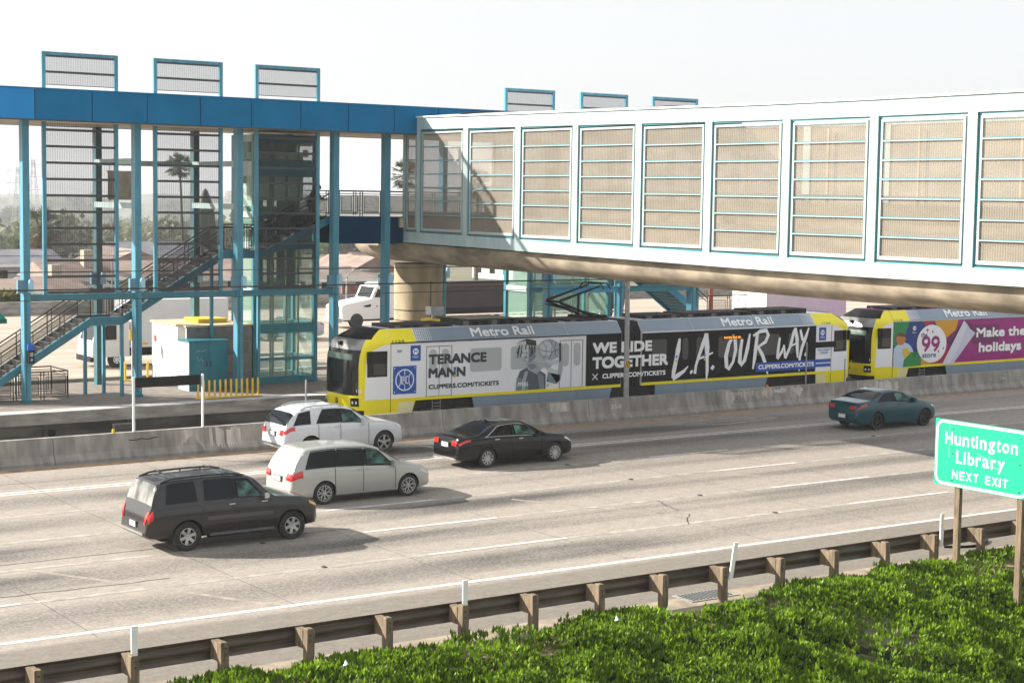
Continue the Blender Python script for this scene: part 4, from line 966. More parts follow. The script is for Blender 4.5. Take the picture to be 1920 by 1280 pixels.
def train_car(dx, num, label, art):
    g = thing('light_rail_car', (44.9+dx, TC, 0), label, 'train car', 'coupled light rail cars')
    B = lambda x: x+dx
    sec = [(TY, .98), (TY, 3.25), (TY+.09, 3.40), (TY+.36, 3.76), (TF-.36, 3.76), (TF-.09, 3.40), (TF, 3.25), (TF, .98)]
    for a, b in ((33.05, 44.32), (45.42, 56.72)):
        m = MB(); m.prism(sec, 'x', B(a), B(b), TWH if art == 1 else TPU); m.build('body_shell', g)
    m = MB(); m.prism([(y if abs(y-TC) < 1.2 else TC+(y-TC)*.93, z if z < 3.5 else z-.06) for y, z in sec], 'x', B(44.321), B(45.419), BLACK)
    for k in range(7): m.prism([(TC+(y-TC)*.955, z if z < 3.5 else z-.03) for y, z in sec], 'x', B(44.42+.14*k), B(44.46+.14*k), TDK)
    m.build('articulation_bellows', g)
    # grey band, three plates each half
    m = MB()
    def band(x0, x1, mt, nm, zz=((3.262, -.006), (3.40, .082), (3.752, .348))):
        mm = MB(); v = []
        for x in (x0, x1): v += [(B(x), TY+o-.004, z) for z, o in zz]
        mm.add(v, [(0, 3, 4, 1), (1, 4, 5, 2)], mt); return mm.build(nm, g)
    for a, b in ((35.0, 37.9), (37.92, 41.5), (41.52, 44.30), (45.44, 48.3), (48.32, 51.9), (51.92, 54.80)): band(a, b, TGR, 'roof_band')
    band(33.06, 34.2, TYEL, 'yellow_band'); band(55.6, 56.71, TYEL, 'yellow_band')
    band(34.2, 35.0, TGR, 'roof_band'); band(54.8, 55.6, TGR, 'roof_band')
    m = MB()
    for (x0, s) in ((34.17, 1), (55.63, -1)):
        for i in range(9):
            for j in range(8):
                z = 3.30+.055*j; o = (z-3.26)/(3.752-3.26)*.354-.012; hw_ = .034*(1-i/11); x = B(x0+s*.09*i)
                o = -.006+(z-3.262)*.64 if z < 3.4 else .082+(z-3.4)*.755
                m.add([(x-hw_, TY+o-.03, z), (x+hw_, TY+o-.03, z), (x+hw_, TY+o-.01, z+.036), (x-hw_, TY+o-.01, z+.036)], [(0, 1, 2, 3)], TWH)
    for (x0, s) in ((33.45, 1), (56.35, -1)):
        for i in range(8):
            for j in range(7):
                z = .56+.058*j; x = B(x0+s*(.085*i-.05*(1-j/7))); m.add([(x-.028, TY-.012, z), (x+.028, TY-.012, z), (x+.036, TY-.012, z+.036), (x-.02, TY-.012, z+.036)], [(0, 1, 2, 3)], TWH)
    m.build('dot_pattern', g)
    # yellow waist stripe and skirts
    for a, b in ((33.06, 38), (38.01, 41.2), (41.21, 44.30), (45.44, 49), (49.01, 53), (53.01, 56.71)):
        m = MB(); m.box(B(a), B(b), TY-.02, TY-.003, .98, 1.10, TYEL); m.build('waist_stripe', g)
    for x0, x1, mt in ((33.06, 34.0, TYEL), (36.95, 38.55, TGR), (38.56, 40.1, TGR), (40.11, 42.0, TGR), (42.01, 43.7, TGR), (46.2, 47.9, TGR), (47.91, 50.2, TGR), (50.21, 52.6, TGR), (55.8, 56.7, TYEL)):
        sl_ = .12; m = MB(); m.prism([(B(x0)-(.14 if x0 == 36.95 else 0), .978), (B(x1)+(.14 if x1 in (43.7, 52.6) else 0), .978), (B(x1), .48), (B(x0), .48)] if mt is TGR else
                                      [(B(x0), .978), (B(x1)+(.18 if x0 < 40 else 0), .978), (B(x1)-(.0 if x0 < 40 else 0), .50), (B(x0)+(0 if x0 < 40 else .0), .50)], 'y', TY-.002, TY+.05, mt); m.build('skirt_panel', g)
    m = MB(); m.box(B(33.1), B(56.7), TY+.25, TF-.25, .42, .975, TDK)
    for xc in (35.6, 44.87, 54.2):
        m.box(B(xc-1.2), B(xc+1.2), TY+.10, TY+.2, .30, .62, TDK)
        for q in (-.95, .95):
            m.lathe([(.34, 0), (.34, .1), (.12, .12)], (B(xc+q), TY+.12, .30), 'y', TDK, 20); m.lathe([(.12, 0), (.12, .14)], (B(xc+q), TY+.04, .32), 'y', STEEL if False else TDK, 12)
    for q in range(4): m.box(B(34.95), B(35.35), TY+.02, TY+.05, .45+.12*q, .47+.12*q, STEEL)
    for q in (34.95, 35.33): m.box(B(q), B(q+.02), TY+.02, TY+.05, .42, .93, STEEL)
    m.build('underframe', g)
    # roof equipment
    for a, b, h in ((33.4, 36.2, .12), (36.6, 39.4, .24), (39.6, 41.4, .14), (41.9, 44.0, .1), (46.0, 48.0, .16), (48.3, 52.2, .18), (52.5, 55.6, .22)):
        m = MB(); m.box(B(a), B(b), TY+.55, TF-.55, 3.762, 3.762+h, TDK)
        for k in range(int((b-a)/.45)): m.box(B(a+.1+.45*k), B(a+.35+.45*k), TY+.50, TY+.549, 3.77, 3.76+h*.8, BLACK if k % 3 else mat('roof_unit_grey', (.13, .12, .11), .7))
        m.build('roof_unit', g)
    m = MB(); m.box(B(36.9), B(38.9), TY+.6, TF-.6, 4.005, 4.04, mat('roof_tray', (.30, .26, .20), .8)); m.build('roof_tray', g)
    # cab ends
    for X0, sg in ((33.05, 1), (56.72, -1)):
        X0 = X0+dx; m = MB(); zsl = [.5, .7, .98, 1.2, 1.6, 2.0, 2.3, 2.6, 2.9, 3.1, 3.25, 3.4, 3.52, 3.62, 3.70, 3.755]; NP = 56
        vs = []
        for z in zsl: vs += [cabP(-pi/2+pi*k/NP, z, X0, sg) for k in range(NP+1)]
        n = NP+1
        for i in range(len(zsl)-1):
            for k in range(NP):
                ph = -pi/2+pi*(k+.5)/NP; zc = (zsl[i]+zsl[i+1])/2; fr = abs(ph) < radians(52)
                mt = TYEL
                if zc > 3.45: mt = BLACK if abs(ph) < radians(66) else TYEL
                elif zc > 2.95 and fr: mt = SIL
                elif zc < .72 and abs(ph) < radians(62): mt = BLACK
                m.f.append((i*n+k, (i+1)*n+k, (i+1)*n+k+1, i*n+k+1)); m.m.append(m.mi(mt))
        m.v = [tuple(v) for v in vs]; m.f.append(tuple((len(zsl)-1)*n+k for k in range(n))); m.m.append(m.mi(BLACK)); m.f.append(tuple(range(n-1, -1, -1))); m.m.append(m.mi(BLACK))
        m.build('cab_shell', g, smooth=45)
        def patch(p0, p1, z0, z1, mt, nm, off=.012, nu=16, nv=8):
            mm = MB(); mm.grid(lambda a, b: cabP(p0+(p1-p0)*a, z0+(z1-z0)*b, X0, sg, off), nu, nv, mt); return mm.build(nm, g, smooth=60)
        ws = patch(-radians(50), radians(50), 1.28, 3.0, TWN, 'windscreen', .014, 24, 10)
        mm = MB(); mm.grid(lambda a, b: cabP(radians(-30+60*a), 2.62+.22*b, X0, sg, .020), 12, 2, mat('blind_green', (.05, .09, .07), .3)); q = mm.build('sun_blind', g)
        mm = MB(); mm.tube([cabP(radians(-12+3*k), 1.36+.085*k, X0, sg, .04) for k in range(8)], .012, BLACK, 5); mm.build('wiper', g)
        for s2 in (-1, 1):
            p = patch(s2*radians(27), s2*radians(51), .86, 1.18, BLACK, 'headlamp_housing', .012, 8, 3)
            mm = MB()
            for q in (33, 43): mm.lathe([(.055, 0), (.055, .02)], Vector(cabP(s2*radians(q), 1.0, X0, sg, .03))+Vector((0, 0, 0)), 'x', LETW if q == 33 or s2 < 0 else mat('tail_red', (.5, .02, .01), .3), 12)
            mm.build('headlamp', g)
        mm = MB(); c = Vector(cabP(0, 1.0, X0, sg, .012)); mm.lathe([(.11, -.004), (.11, .004)], c, 'x', BLACK, 20); mm.text('M', (c.x-.0075*sg, c.y+.06*sg, .945), (0, -sg, 0), (0, 0, 1), .12, .11, TYEL, .02); mm.build('emblem', g)
        c = Vector(cabP(-radians(44), 1.42, X0, sg, .024)); mm = MB(); mm.text(num[:3], (c.x, c.y-.02, 1.40), (.35*sg, -.9, 0), (0, 0, 1), .26, .12, LETW, .01); mm.build('front_number', g)
        c = Vector(cabP(0, 3.2, X0, sg, .03)); mm = MB(); mm.lathe([(.07, -.1), (.09, .05)], c, 'x', BLACK, 12); mm.build('top_lamp', g)
        # coupler
        mm = MB(); mm.box(min(X0-sg*1.2, X0-sg*1.95), max(X0-sg*1.2, X0-sg*1.95), TC-.14, TC+.14, .38, .62, STEEL); mm.build('coupler', g)
        # white cab side with window and mirror
        mm = MB()
        def cp(a, b):
            z = 1.10+2.08*b; x1 = 1.12-.10*b if z < 2.7 else (1.02-.75*max(0, (z-2.7)/.48)**2.2); return sideP(.02+(x1-.02)*a, z, X0, sg, .005)
        mm.grid(cp, 12, 16, TWH); mm.build('cab_side_panel', g, smooth=60)
        mm = MB(); mm.grid(lambda a, b: sideP(.16+.86*a, 1.97+.98*b, X0, sg, .011), 10, 6, TWN); mm.build('cab_side_window', g, smooth=60)
        mm = MB(); mm.grid(lambda a, b: sideP(.24+.52*a, 2.05+.42*b, X0, sg, .015), 8, 4, mat('cab_interior_tint', (.06, .055, .045), .3)); mm.build('window_reflection', g, smooth=60)
        c = Vector(sideP(1.0, 2.7, X0, sg, .1)); mm = MB(); mm.box(c.x-.06, c.x+.06, c.y-.10, c.y+.02, 2.5, 2.95, BLACK); mm.build('mirror', g)
        for nm, q in (('seam', 0),):
            mm = MB(); mm.box(X0-.008, X0+.008, TY-.008, TY+.01, .5, 3.25, BLACK); mm.build('panel_seam', g)
    yv = TY-.006
    U = (1, 0, 0); V = (0, 0, 1)
    def rect(nm, x0, x1, z0, z1, mt, y=yv, rad=0.):
        m = MB(); a, b = B(x0), B(x1)
        if rad:
            pts = []
            for (cx, cz, s) in ((b-rad, z1-rad, 0), (a+rad, z1-rad, 1), (a+rad, z0+rad, 2), (b-rad, z0+rad, 3)):
                for k in range(5): t = (s+k/4)*pi/2; pts.append((cx+cos(t)*rad, cz+sin(t)*rad))
            m.add([(p[0], y, p[1]) for p in pts], [tuple(range(len(pts)-1, -1, -1))], mt)
        else: m.quad((a, y, z0), (b, y, z0), (b, y, z1), (a, y, z1), mt)
        return m.build(nm, g)
    def word(st, x0, x1, z0, z1, mt=INK, y=TY-.0125, bold=.03, nm='lettering', shear=0):
        m = MB(); m.text(st, (B(x0), y, z0), U, V, x1-x0, z1-z0, mt, bold, shear); return m.build(nm, g)
    def door(x0, x1, mt, wm, gap=INK):
        y = TY-.0085; m = MB()
        for (a, b, c, d) in ((x0, x0+.02, 1.12, 3.06), (x1-.02, x1, 1.12, 3.06), (x0+.02, x1-.02, 3.04, 3.06), ((x0+x1)/2-.008, (x0+x1)/2+.008, 1.12, 3.04)): m.box(B(a), B(b), y-.006, y, c, d, gap)
        m.box(B(x0-.05), B(x1+.03), y-.02, y, 1.10, 1.118, STEEL); m.build('door_outline', g)
        for c in (x0+.30, x1-.30): rect('door_window', c-.17, c+.17, 1.98, 2.94, wm, y, .16)
    m = MB(); m.text('Metro Rail', (B(36.8), TY+.028, 3.36), U, (0, .755, 1), 3.05, .34, LETW, .045); m.build('lettering', g)
    m = MB(); m.text('Metro Rail', (B(50.05), TY+.028, 3.36), U, (0, .755, 1), 3.05, .34, LETW, .045); m.build('lettering', g)
    m = MB(); m.text(num, (B(33.12), TY-.012, 3.262), U, (0, .5, 1), .52, .09, BLACK, .01); m.text(num, (B(56.1), TY-.012, 3.262), U, (0, .5, 1), .52, .09, BLACK, .01); m.build('fleet_number', g)
    m = MB(); m.box(B(33.06), B(44.3), TY-.03, TY-.004, 3.215, 3.26, BLACK if art == 1 else TW2); m.box(B(45.44), B(56.7), TY-.03, TY-.004, 3.215, 3.26, TWH); m.build('gutter_rail', g)
    def mlogo(x0):
        rect('operator_panel', x0, x0+.46, 2.52, 3.12, TBU, TY-.0075)
        m = MB(); n = 20; c = (B(x0+.23), 2.88)
        m.add([(c[0]+.13*cos(2*pi*k/n), TY-.011, c[1]+.13*sin(2*pi*k/n)) for k in range(n)], [tuple(range(n))], LETW)
        m.text('M', (c[0]-.075, TY-.014, c[1]-.065), U, V, .15, .13, TBU, .03); m.text('Metro', (B(x0+.10), TY-.011, 2.64), U, V, .27, .075, LETW, .01); m.build('operator_emblem', g)
    if art == 1:
        mlogo(33.93)
        rect('blue_square', 33.15, 34.2, 1.26, 2.34, TBU)
        m = MB(); cx, cz = B(33.675), 1.80; R0 = .40; yy = TY-.0095
        m.stroke([(cx+R0*cos(t*pi/16), cz+R0*sin(t*pi/16)) for t in range(33)], .045, (0, yy, 0), U, V, LETW)
        for s in (-1, 1): m.stroke([(cx+s*(.40-.22*cos(t)), cz+.32*sin(t)) for t in [(-1.2+.2*k) for k in range(13)]], .03, (0, yy, 0), U, V, LETW)
        m.stroke([(cx, cz+.18), (cx, cz+.40)], .03, (0, yy, 0), U, V, LETW); m.stroke([(cx, cz-.18), (cx, cz-.40)], .03, (0, yy, 0), U, V, LETW)
        for (a, b) in ((-.46, .46), (.46, .46), (-.46, -.46), (.46, -.46)): m.stroke([(cx+a-.02, cz+b), (cx+a+.02, cz+b)], .04, (0, yy, 0), U, V, LETW)
        m.quad((cx-.17, yy-.002, cz-.19), (cx+.17, yy-.002, cz-.19), (cx+.17, yy-.002, cz+.19), (cx-.17, yy-.002, cz+.19), TBU)
        m.stroke([(cx-.13, cz+.15), (cx-.13, cz-.15), (cx-.03, cz-.15)], .045, (0, yy-.004, 0), U, V, LETW)
        m.stroke([(cx-.04, cz+.15), (cx-.04, cz-.07)], .04, (0, yy-.004, 0), U, V, LETW)
        m.stroke([(cx+.15, cz+.13), (cx+.05, cz+.13), (cx+.05, cz-.13), (cx+.15, cz-.13)], .045, (0, yy-.004, 0), U, V, LETW)
        m.build('team_emblem', g)
        for (a, b) in ((36.69, 38.2), (38.65, 40.7)): rect('side_window', a, b, 1.97, 2.90, TW2, yv, .12)
        door(34.65, 35.83, TWH, TW2); door(41.09, 42.28, TWH, TW2)
        word('TERANCE', 34.75, 37.47, 2.34, 2.74, INK, bold=.07); word('MANN', 34.75, 36.47, 1.82, 2.20, INK, bold=.07); word('CLIPPERS.COM/TICKETS', 34.76, 38.08, 1.38, 1.56, INK, bold=.06)
        m = MB(); m.box(B(33.33), B(33.52), TY-.03, TY-.008, 2.88, 2.97, STEEL); m.build('side_lamp', g)
        # picture of a basketball player (flat wrap artwork)
        def a(px, py): return (B(38.88+(px-1355)*.00738), 3.16-(py-(285-(px-1355)*.07))*.00586)
        def poly(pts, mt, lay): m.add([(q[0], TY-.010-.0025*lay, q[1]) for q in [a(*p) for p in pts]], [tuple(range(len(pts)))], mt)
        def circ(cx, cy, rx, ry, mt, lay, n=24): poly([(cx+rx*cos(2*pi*k/n), cy+ry*sin(2*pi*k/n)) for k in range(n)], mt, lay)
        m = MB()
        poly([(1395, 640), (1365, 560), (1385, 500), (1440, 470), (1500, 480), (1560, 520), (1560, 625), (1470, 640)], AG[0], 0)
        poly([(1358, 637), (1365, 545), (1392, 545), (1440, 600), (1445, 636)], AG[1], 1)
        poly([(1425, 440), (1490, 430), (1535, 480), (1500, 520), (1440, 490)], AG[2], 1)      # neck
        poly([(1490, 440), (1560, 470), (1640, 585), (1660, 560), (1655, 520), (1600, 480), (1560, 440)], AG[2], 2)
        poly([(1575, 505), (1640, 520), (1655, 560), (1632, 586), (1565, 570)], AG[1], 2); poly([(1572, 470), (1640, 492), (1650, 520), (1580, 508)], AG[3], 4)
        poly([(1640, 300), (1672, 300), (1676, 480), (1660, 560), (1638, 540), (1650, 440)], AG[2], 2)   # raised arm
        circ(1580, 348, 78, 76, AG[2], 3); circ(1560, 340, 45, 50, AG[3], 4)
        poly([(1385, 300), (1430, 280), (1475, 300), (1490, 360), (1480, 410), (1440, 440), (1410, 430), (1385, 380)], AG[3], 4)   # face
        poly([(1440, 330), (1490, 330), (1490, 400), (1455, 440), (1440, 438)], AG[1], 5)
        poly([(1375, 296), (1430, 274), (1490, 286), (1492, 322), (1430, 316), (1378, 326)], AG[4], 5)    # hair
        poly([(1362, 302), (1420, 288), (1424, 314), (1368, 336)], AG[3], 6)     # headband
        poly([(1400, 560), (1420, 500), (1440, 500), (1425, 560), (1420, 636), (1400, 637)], AG[2], 3); poly([(1500, 500), (1545, 530), (1550, 620), (1520, 630)], AG[1], 3)
        poly([(1555, 410), (1600, 425), (1640, 415), (1655, 440), (1600, 452), (1558, 436)], AG[3], 6); poly([(1648, 300), (1660, 296), (1664, 420), (1652, 440)], AG[4], 3)
        poly([(1402, 402), (1425, 396), (1440, 404), (1425, 412)], AG[1], 7); poly([(1418, 372), (1428, 372), (1432, 396), (1416, 396)], AG[2], 7); poly([(1478, 352), (1492, 350), (1490, 384), (1480, 386)], AG[2], 7)
        poly([(1390, 410), (1412, 432), (1440, 440), (1425, 420)], AG[2], 7); poly([(1430, 452), (1480, 446), (1500, 470), (1460, 490)], AG[1], 4)
        m.build('player_picture', g)
        m = MB()
        for (x0, y0, x1, y1) in ((1380, 320, 1362, 380), (1395, 318, 1385, 400), (1372, 340, 1366, 410), (1455, 310, 1470, 380), (1475, 310, 1482, 370), (1440, 312, 1448, 352), (1462, 312, 1455, 396), (1420, 316, 1418, 350)):
            p, q = a(x0, y0), a(x1, y1); m.stroke([p, ((p[0]+q[0])/2+.02, (p[1]+q[1])/2), q], .05, (0, TY-.0285, 0), U, V, AG[4])
        m.build('hair_locks', g)
        m = MB()
        for pts in ([(1503, 340), (1540, 356), (1600, 362), (1656, 340)], [(1585, 272), (1600, 320), (1595, 380), (1575, 423)], [(1530, 290), (1560, 330), (1560, 380), (1540, 412)], [(1628, 285), (1618, 330), (1625, 380), (1640, 398)]):
            m.stroke([a(*p) for p in pts], .022, (0, TY-.0235, 0), U, V, AG[4])
        for (px, py) in ((1400, 372), (1425, 370)): 
            p = a(px, py); m.stroke([(p[0]-.05, p[1]), (p[0]+.05, p[1])], .03, (0, TY-.0235, 0), U, V, AG[4])
        p = a(1418, 412); m.stroke([(p[0]-.06, p[1]), (p[0]+.06, p[1]+.01)], .02, (0, TY-.0235, 0), U, V, AG[4]); m.build('picture_lines', g)
        m = MB(); m.text('PPERS', (*[a(1372, 612)[0], TY-.018, a(1372, 606)[1]],), U, V, .50, .16, LETW, .02); m.build('jersey_letters', g)
        # black wrap
        for x0, x1 in ((42.45, 44.31), (45.43, 55.72)): rect('black_wrap', x0, x1, 1.10, 3.215, TBL, TY-.005)
        for (x, x1) in ((46.0, 46.8), (49.75, 51.16), (51.98, 53.43)): rect('side_window', x, x1, 1.98, 2.92, TW3, TY-.0075, .12)
        door(47.55, 48.95, TBL, TW3, TDK); door(53.85, 55.0, TBL, TW3, TDK)
        word('WE RIDE', 42.78, 45.98, 2.44, 2.90, LETW, bold=.07, y=TY-.016); word('TOGETHER', 42.78, 46.89, 1.80, 2.30, LETW, bold=.07, y=TY-.016); word('CLIPPERS.COM/TICKETS', 43.32, 46.75, 1.38, 1.58, LETW, bold=.06, y=TY-.016)
        m = MB(); m.stroke([(B(42.80), 1.60), (B(43.07), 1.35)], .04, (0, TY-.016, 0), U, V, LETW); m.stroke([(B(43.07), 1.60), (B(42.80), 1.35)], .04, (0, TY-.016, 0), U, V, LETW); m.build('cross_mark', g)
        def b_(px, py): return (B(47.04+(px-635)*.00885), 3.25-(py-(215-(px-635)*.036))*.0068)
        def br(pts, wd): m.stroke([b_(*p) for p in pts], [w_*.0088 for w_ in wd], (0, TY-.018-.0008*(len(m.f) % 9), 0), U, V, LETW)
        m = MB()
        br([(688, 262), (680, 330), (668, 400), (655, 470), (648, 515)], [14, 30, 24, 26, 16]); br([(648, 520), (680, 498), (720, 470), (745, 440)], [20, 24, 16, 6])
        br([(762, 470), (772, 484)], [18, 22]); 
        br([(860, 232), (838, 300), (812, 380), (795, 440), (790, 490)], [20, 24, 18, 16, 18]); br([(858, 232), (866, 320), (868, 400), (870, 470), (866, 535)], [26, 32, 20, 20, 8]); br([(800, 400), (850, 380), (905, 355)], [10, 12, 8]); br([(898, 445), (912, 460)], [22, 24])
        br([(1040, 245), (1010, 300), (992, 380), (998, 450), (1012, 465), (1040, 420), (1056, 340), (1050, 262), (1036, 245)], [14, 22, 26, 24, 20, 18, 22, 22, 12])
        br([(1098, 270), (1088, 350), (1085, 420), (1096, 440), (1118, 410), (1136, 330), (1150, 235)], [18, 22, 26, 20, 22, 24, 12])
        br([(1200, 240), (1192, 320), (1185, 400), (1175, 470)], [20, 24, 22, 10]); br([(1172, 250), (1220, 220), (1262, 215), (1276, 245), (1258, 290), (1205, 325)], [12, 20, 22, 22, 20, 10]); br([(1205, 320), (1240, 380), (1262, 440), (1278, 505)], [18, 22, 22, 8])
        br([(1356, 262), (1348, 330), (1342, 400)], [14, 20, 18]); br([(1342, 405), (1372, 360), (1388, 310)], [18, 16, 8]); br([(1388, 315), (1394, 370), (1398, 400)], [10, 16, 16]); br([(1398, 402), (1428, 330), (1452, 215)], [16, 18, 10])
        br([(1462, 200), (1440, 290), (1425, 345)], [14, 18, 12]); br([(1464, 200), (1478, 270), (1482, 350), (1486, 400)], [18, 24, 20, 10]); br([(1435, 320), (1480, 300)], [10, 10])
        br([(1500, 210), (1510, 250), (1520, 285)], [14, 18, 16]); br([(1560, 198), (1540, 260), (1515, 330), (1500, 400), (1498, 490)], [10, 20, 20, 18, 8]); br([(1536, 372), (1548, 382)], [20, 20])
        m.build('brush_lettering', g)
        rect('blue_banner', 51.98, 55.72, 1.25, 1.66, TBU, TY-.026); word('CLIPPERS.COM/TICKETS', 52.15, 55.6, 1.36, 1.56, LETW, bold=.06, y=TY-.029)
        rect('white_panel', 55.72, 56.70, 1.10, 3.21, TWH, TY-.005); mlogo(55.9)
        rect('dark_stripe', 54.77, 57.0, 2.19, 2.46, TBL, TY-.022)
        word('AGUA CALIENTE', 55.85, 56.65, 2.04, 2.13, TBU, bold=.02); word('CASINOS', 55.98, 56.5, 1.91, 2.0, TBU, bold=.02)
        rect('blue_bar', 55.74, 56.69, 1.50, 1.66, TBU, TY-.008); rect('blue_bar', 55.74, 56.69, 1.30, 1.45, TBU, TY-.008)
        LED = bpy.data.materials.new('led_amber'); LED.use_nodes = True; bb = LED.node_tree.nodes['Principled BSDF']; bb.inputs['Base Color'].default_value = (.8, .25, .01, 1); bb.inputs['Emission Color'].default_value = (1, .3, .02, 1); bb.inputs['Emission Strength'].default_value = 1.0
        rect('destination_display', 50.0, 51.1, 2.78, 2.93, TWN, TY-.027); word('PACIFIC BUS 301', 50.06, 51.04, 2.815, 2.90, LED, bold=.02, y=TY-.031)
        for (x, z) in ((47.35, 2.2), (48.95, 2.2), (35.95, 2.1), (40.5, 1.5)):
            m = MB(); m.box(B(x-.04), B(x+.04), TY-.034, TY-.02, z-.12, z, gm('tiny_blue', (.02, .2, .5))); m.box(B(x-.04), B(x+.04), TY-.034, TY-.02, z-.3, z-.2, gm('tiny_yellow', (.7, .5, .02))); m.build('door_sticker', g)
    else:
        def c(px, py): return (B(33.08+(px-672)*.0083), 3.24-(py-(310-(px-672)*.055))*.0052)
        lay = [0]
        def poly(pts, mt, m):
            lay[0] += 1; m.add([(q[0], TY-.006-.0022*lay[0], q[1]) for q in [c(*p) for p in pts]], [tuple(range(len(pts)))], mt)
        def circ(cx, cy, rx, ry, mt, m, n=28): poly([(cx+rx*cos(2*pi*k/n), cy+ry*sin(2*pi*k/n)) for k in range(n)], mt, m)
        GRN_ = gm('green', (.01, .25, .06)); DBL = gm('navy', (.01, .04, .22)); RED_ = gm('red', (.45, .01, .05)); ORG = gm('orange', (.70, .33, .01)); LIL = gm('lilac', (.62, .60, .75)); LBL = gm('pale_blue', (.55, .65, .78)); ORH = gm('orange_head', (.55, .20, .04)); BRN = gm('brown', (.14, .05, .02)); GRD = gm('green_dark', (.01, .16, .03))
        m = MB()
        poly([(672, 312), (1100, 288), (1100, 700), (672, 728)], DBL, m)
        poly([(672, 312), (800, 306), (770, 420), (720, 520), (672, 540)], GRN_, m)
        poly([(905, 300), (1015, 294), (990, 340), (940, 345)], RED_, m)
        poly([(1010, 294), (1220, 284), (1200, 380), (1120, 460), (1050, 380)], ORG, m)
        poly([(985, 705), (1060, 560), (1140, 560), (1110, 700)], RED_, m)
        poly([(900, 712), (900, 640), (990, 690), (985, 708)], ORG, m)
        circ(755, 620, 85, 120, LBL, m); poly([(672, 560), (700, 520), (740, 600), (730, 727), (672, 730)], LBL, m)
        circ(730, 470, 40, 55, ORH, m); poly([(693, 440), (700, 415), (735, 408), (768, 425), (765, 450), (730, 445)], BRN, m)
        poly([(752, 728), (760, 660), (810, 590), (870, 590), (905, 660), (905, 716)], GRN_, m); circ(850, 612, 16, 26, GRD, m)
        poly([(745, 560), (785, 550), (812, 600), (770, 645), (750, 610)], gm('gold', (.75, .5, .02)), m)
        m.build('advert_shapes', g)
        m = MB(); lay[0] = 15
        circ(990, 512, 128, 178, TWH, m); m.build('advert_oval', g)
        m = MB()
        o_ = c(895, 452); m.text('the', (o_[0], TY-.046, o_[1]), U, V, .46, .22, DBL, .03)
        for px in (940, 1022):
            p = c(px, 490); n = 20
            m.stroke([(p[0]+.22*cos(2*pi*k/n), p[1]+.19*sin(2*pi*k/n)) for k in range(n+1)], .17, (0, TY-.046, 0), U, V, TPU); m.stroke([(p[0]+.26, p[1]), (p[0]+.17, p[1]-.24), (p[0]-.08, p[1]-.47)], [.16, .15, .14], (0, TY-.048, 0), U, V, TPU)
        o_ = c(912, 645); m.text('store', (o_[0], TY-.046, o_[1]), U, V, .98, .21, DBL, .04)
        for (px, py, r_) in ((950, 385, .09), (995, 400, .06), (1090, 555, .05), (1050, 585, .06)):
            p = c(px, py); m.stroke([(p[0]-r_, p[1]), (p[0]+r_, p[1])], .05, (0, TY-.046, 0), U, V, TPU); m.stroke([(p[0], p[1]-r_), (p[0], p[1]+r_)], .05, (0, TY-.047, 0), U, V, TPU)
        m.build('advert_lettering', g)
        m = MB(); lay[0] = 17
        poly([(1265, 292), (1372, 410), (1300, 520), (1180, 706), (1085, 708)], LIL, m); poly([(1265, 292), (1290, 360), (1220, 560), (1150, 706), (1085, 708)], gm('white_fold', (.72, .72, .80)), m); poly([(1275, 292), (1330, 320), (1395, 400), (1370, 410), (1320, 370)], TPUD, m)
        m.build('peeling_page', g)
        word('Make the', 38.98, 42.75, 2.28, 2.76, LETW, bold=.06, y=TY-.02); word('holidays', 39.2, 42.45, 1.40, 2.02, LETW, bold=.055, y=TY-.02)
        for (a_, b2) in ((36.69, 38.2), (38.65, 40.7), (46, 46.8), (49.75, 51.16)): rect('side_window', a_, b2, 1.97, 2.90, TPUD, TY-.0055, .12)
        m = MB(); p = c(838, 368); n = 18
        m.add([(p[0]+.12*cos(2*pi*k/n), TY-.047, p[1]+.11*sin(2*pi*k/n)) for k in range(n)], [tuple(range(n))], LETW); m.text('M', (p[0]-.07, TY-.05, p[1]-.05), U, V, .14, .1, DBL, .03); m.text('Metro', (p[0]-.13, TY-.047, p[1]-.24), U, V, .26, .07, LETW, .01); m.build('operator_emblem', g)
    return g
g1 = train_car(0, '1124', 'light rail car with yellow cab wrapped in a white and black basketball advert', 1)
# pantograph on the first car
m = MB()
for y in (TC-.45, TC+.45):
    m.tube([(43.6, y, 3.9), (41.7, y, 4.55), (41.7, y, 4.62), (43.8, y, 5.2)], [.05, .06, .06, .035], BLACK, 6)
    m.tube([(43.9, y, 3.95), (41.6, y, 4.45)], .03, BLACK, 5)
m.tube([(41.7, TC-.5, 4.58), (41.7, TC+.5, 4.58)], .05, BLACK, 6)
for q in (0, .35): m.tube([(43.7+q, TC-.85, 5.10), (43.7+q, TC-.6, 5.32), (43.7+q, TC+.6, 5.32), (43.7+q, TC+.85, 5.10)], .03, BLACK, 5)
m.box(42.9, 44.1, TC-.6, TC+.6, 3.87, 3.97, BLACK); m.tube([(43.0, TC, 3.9), (43.0, TC, 4.9)], .05, BLACK, 6)
m.build('pantograph', g1)
train_car(27.8, '1115', 'second light rail car with yellow cab wrapped in a purple holiday advert', 2)

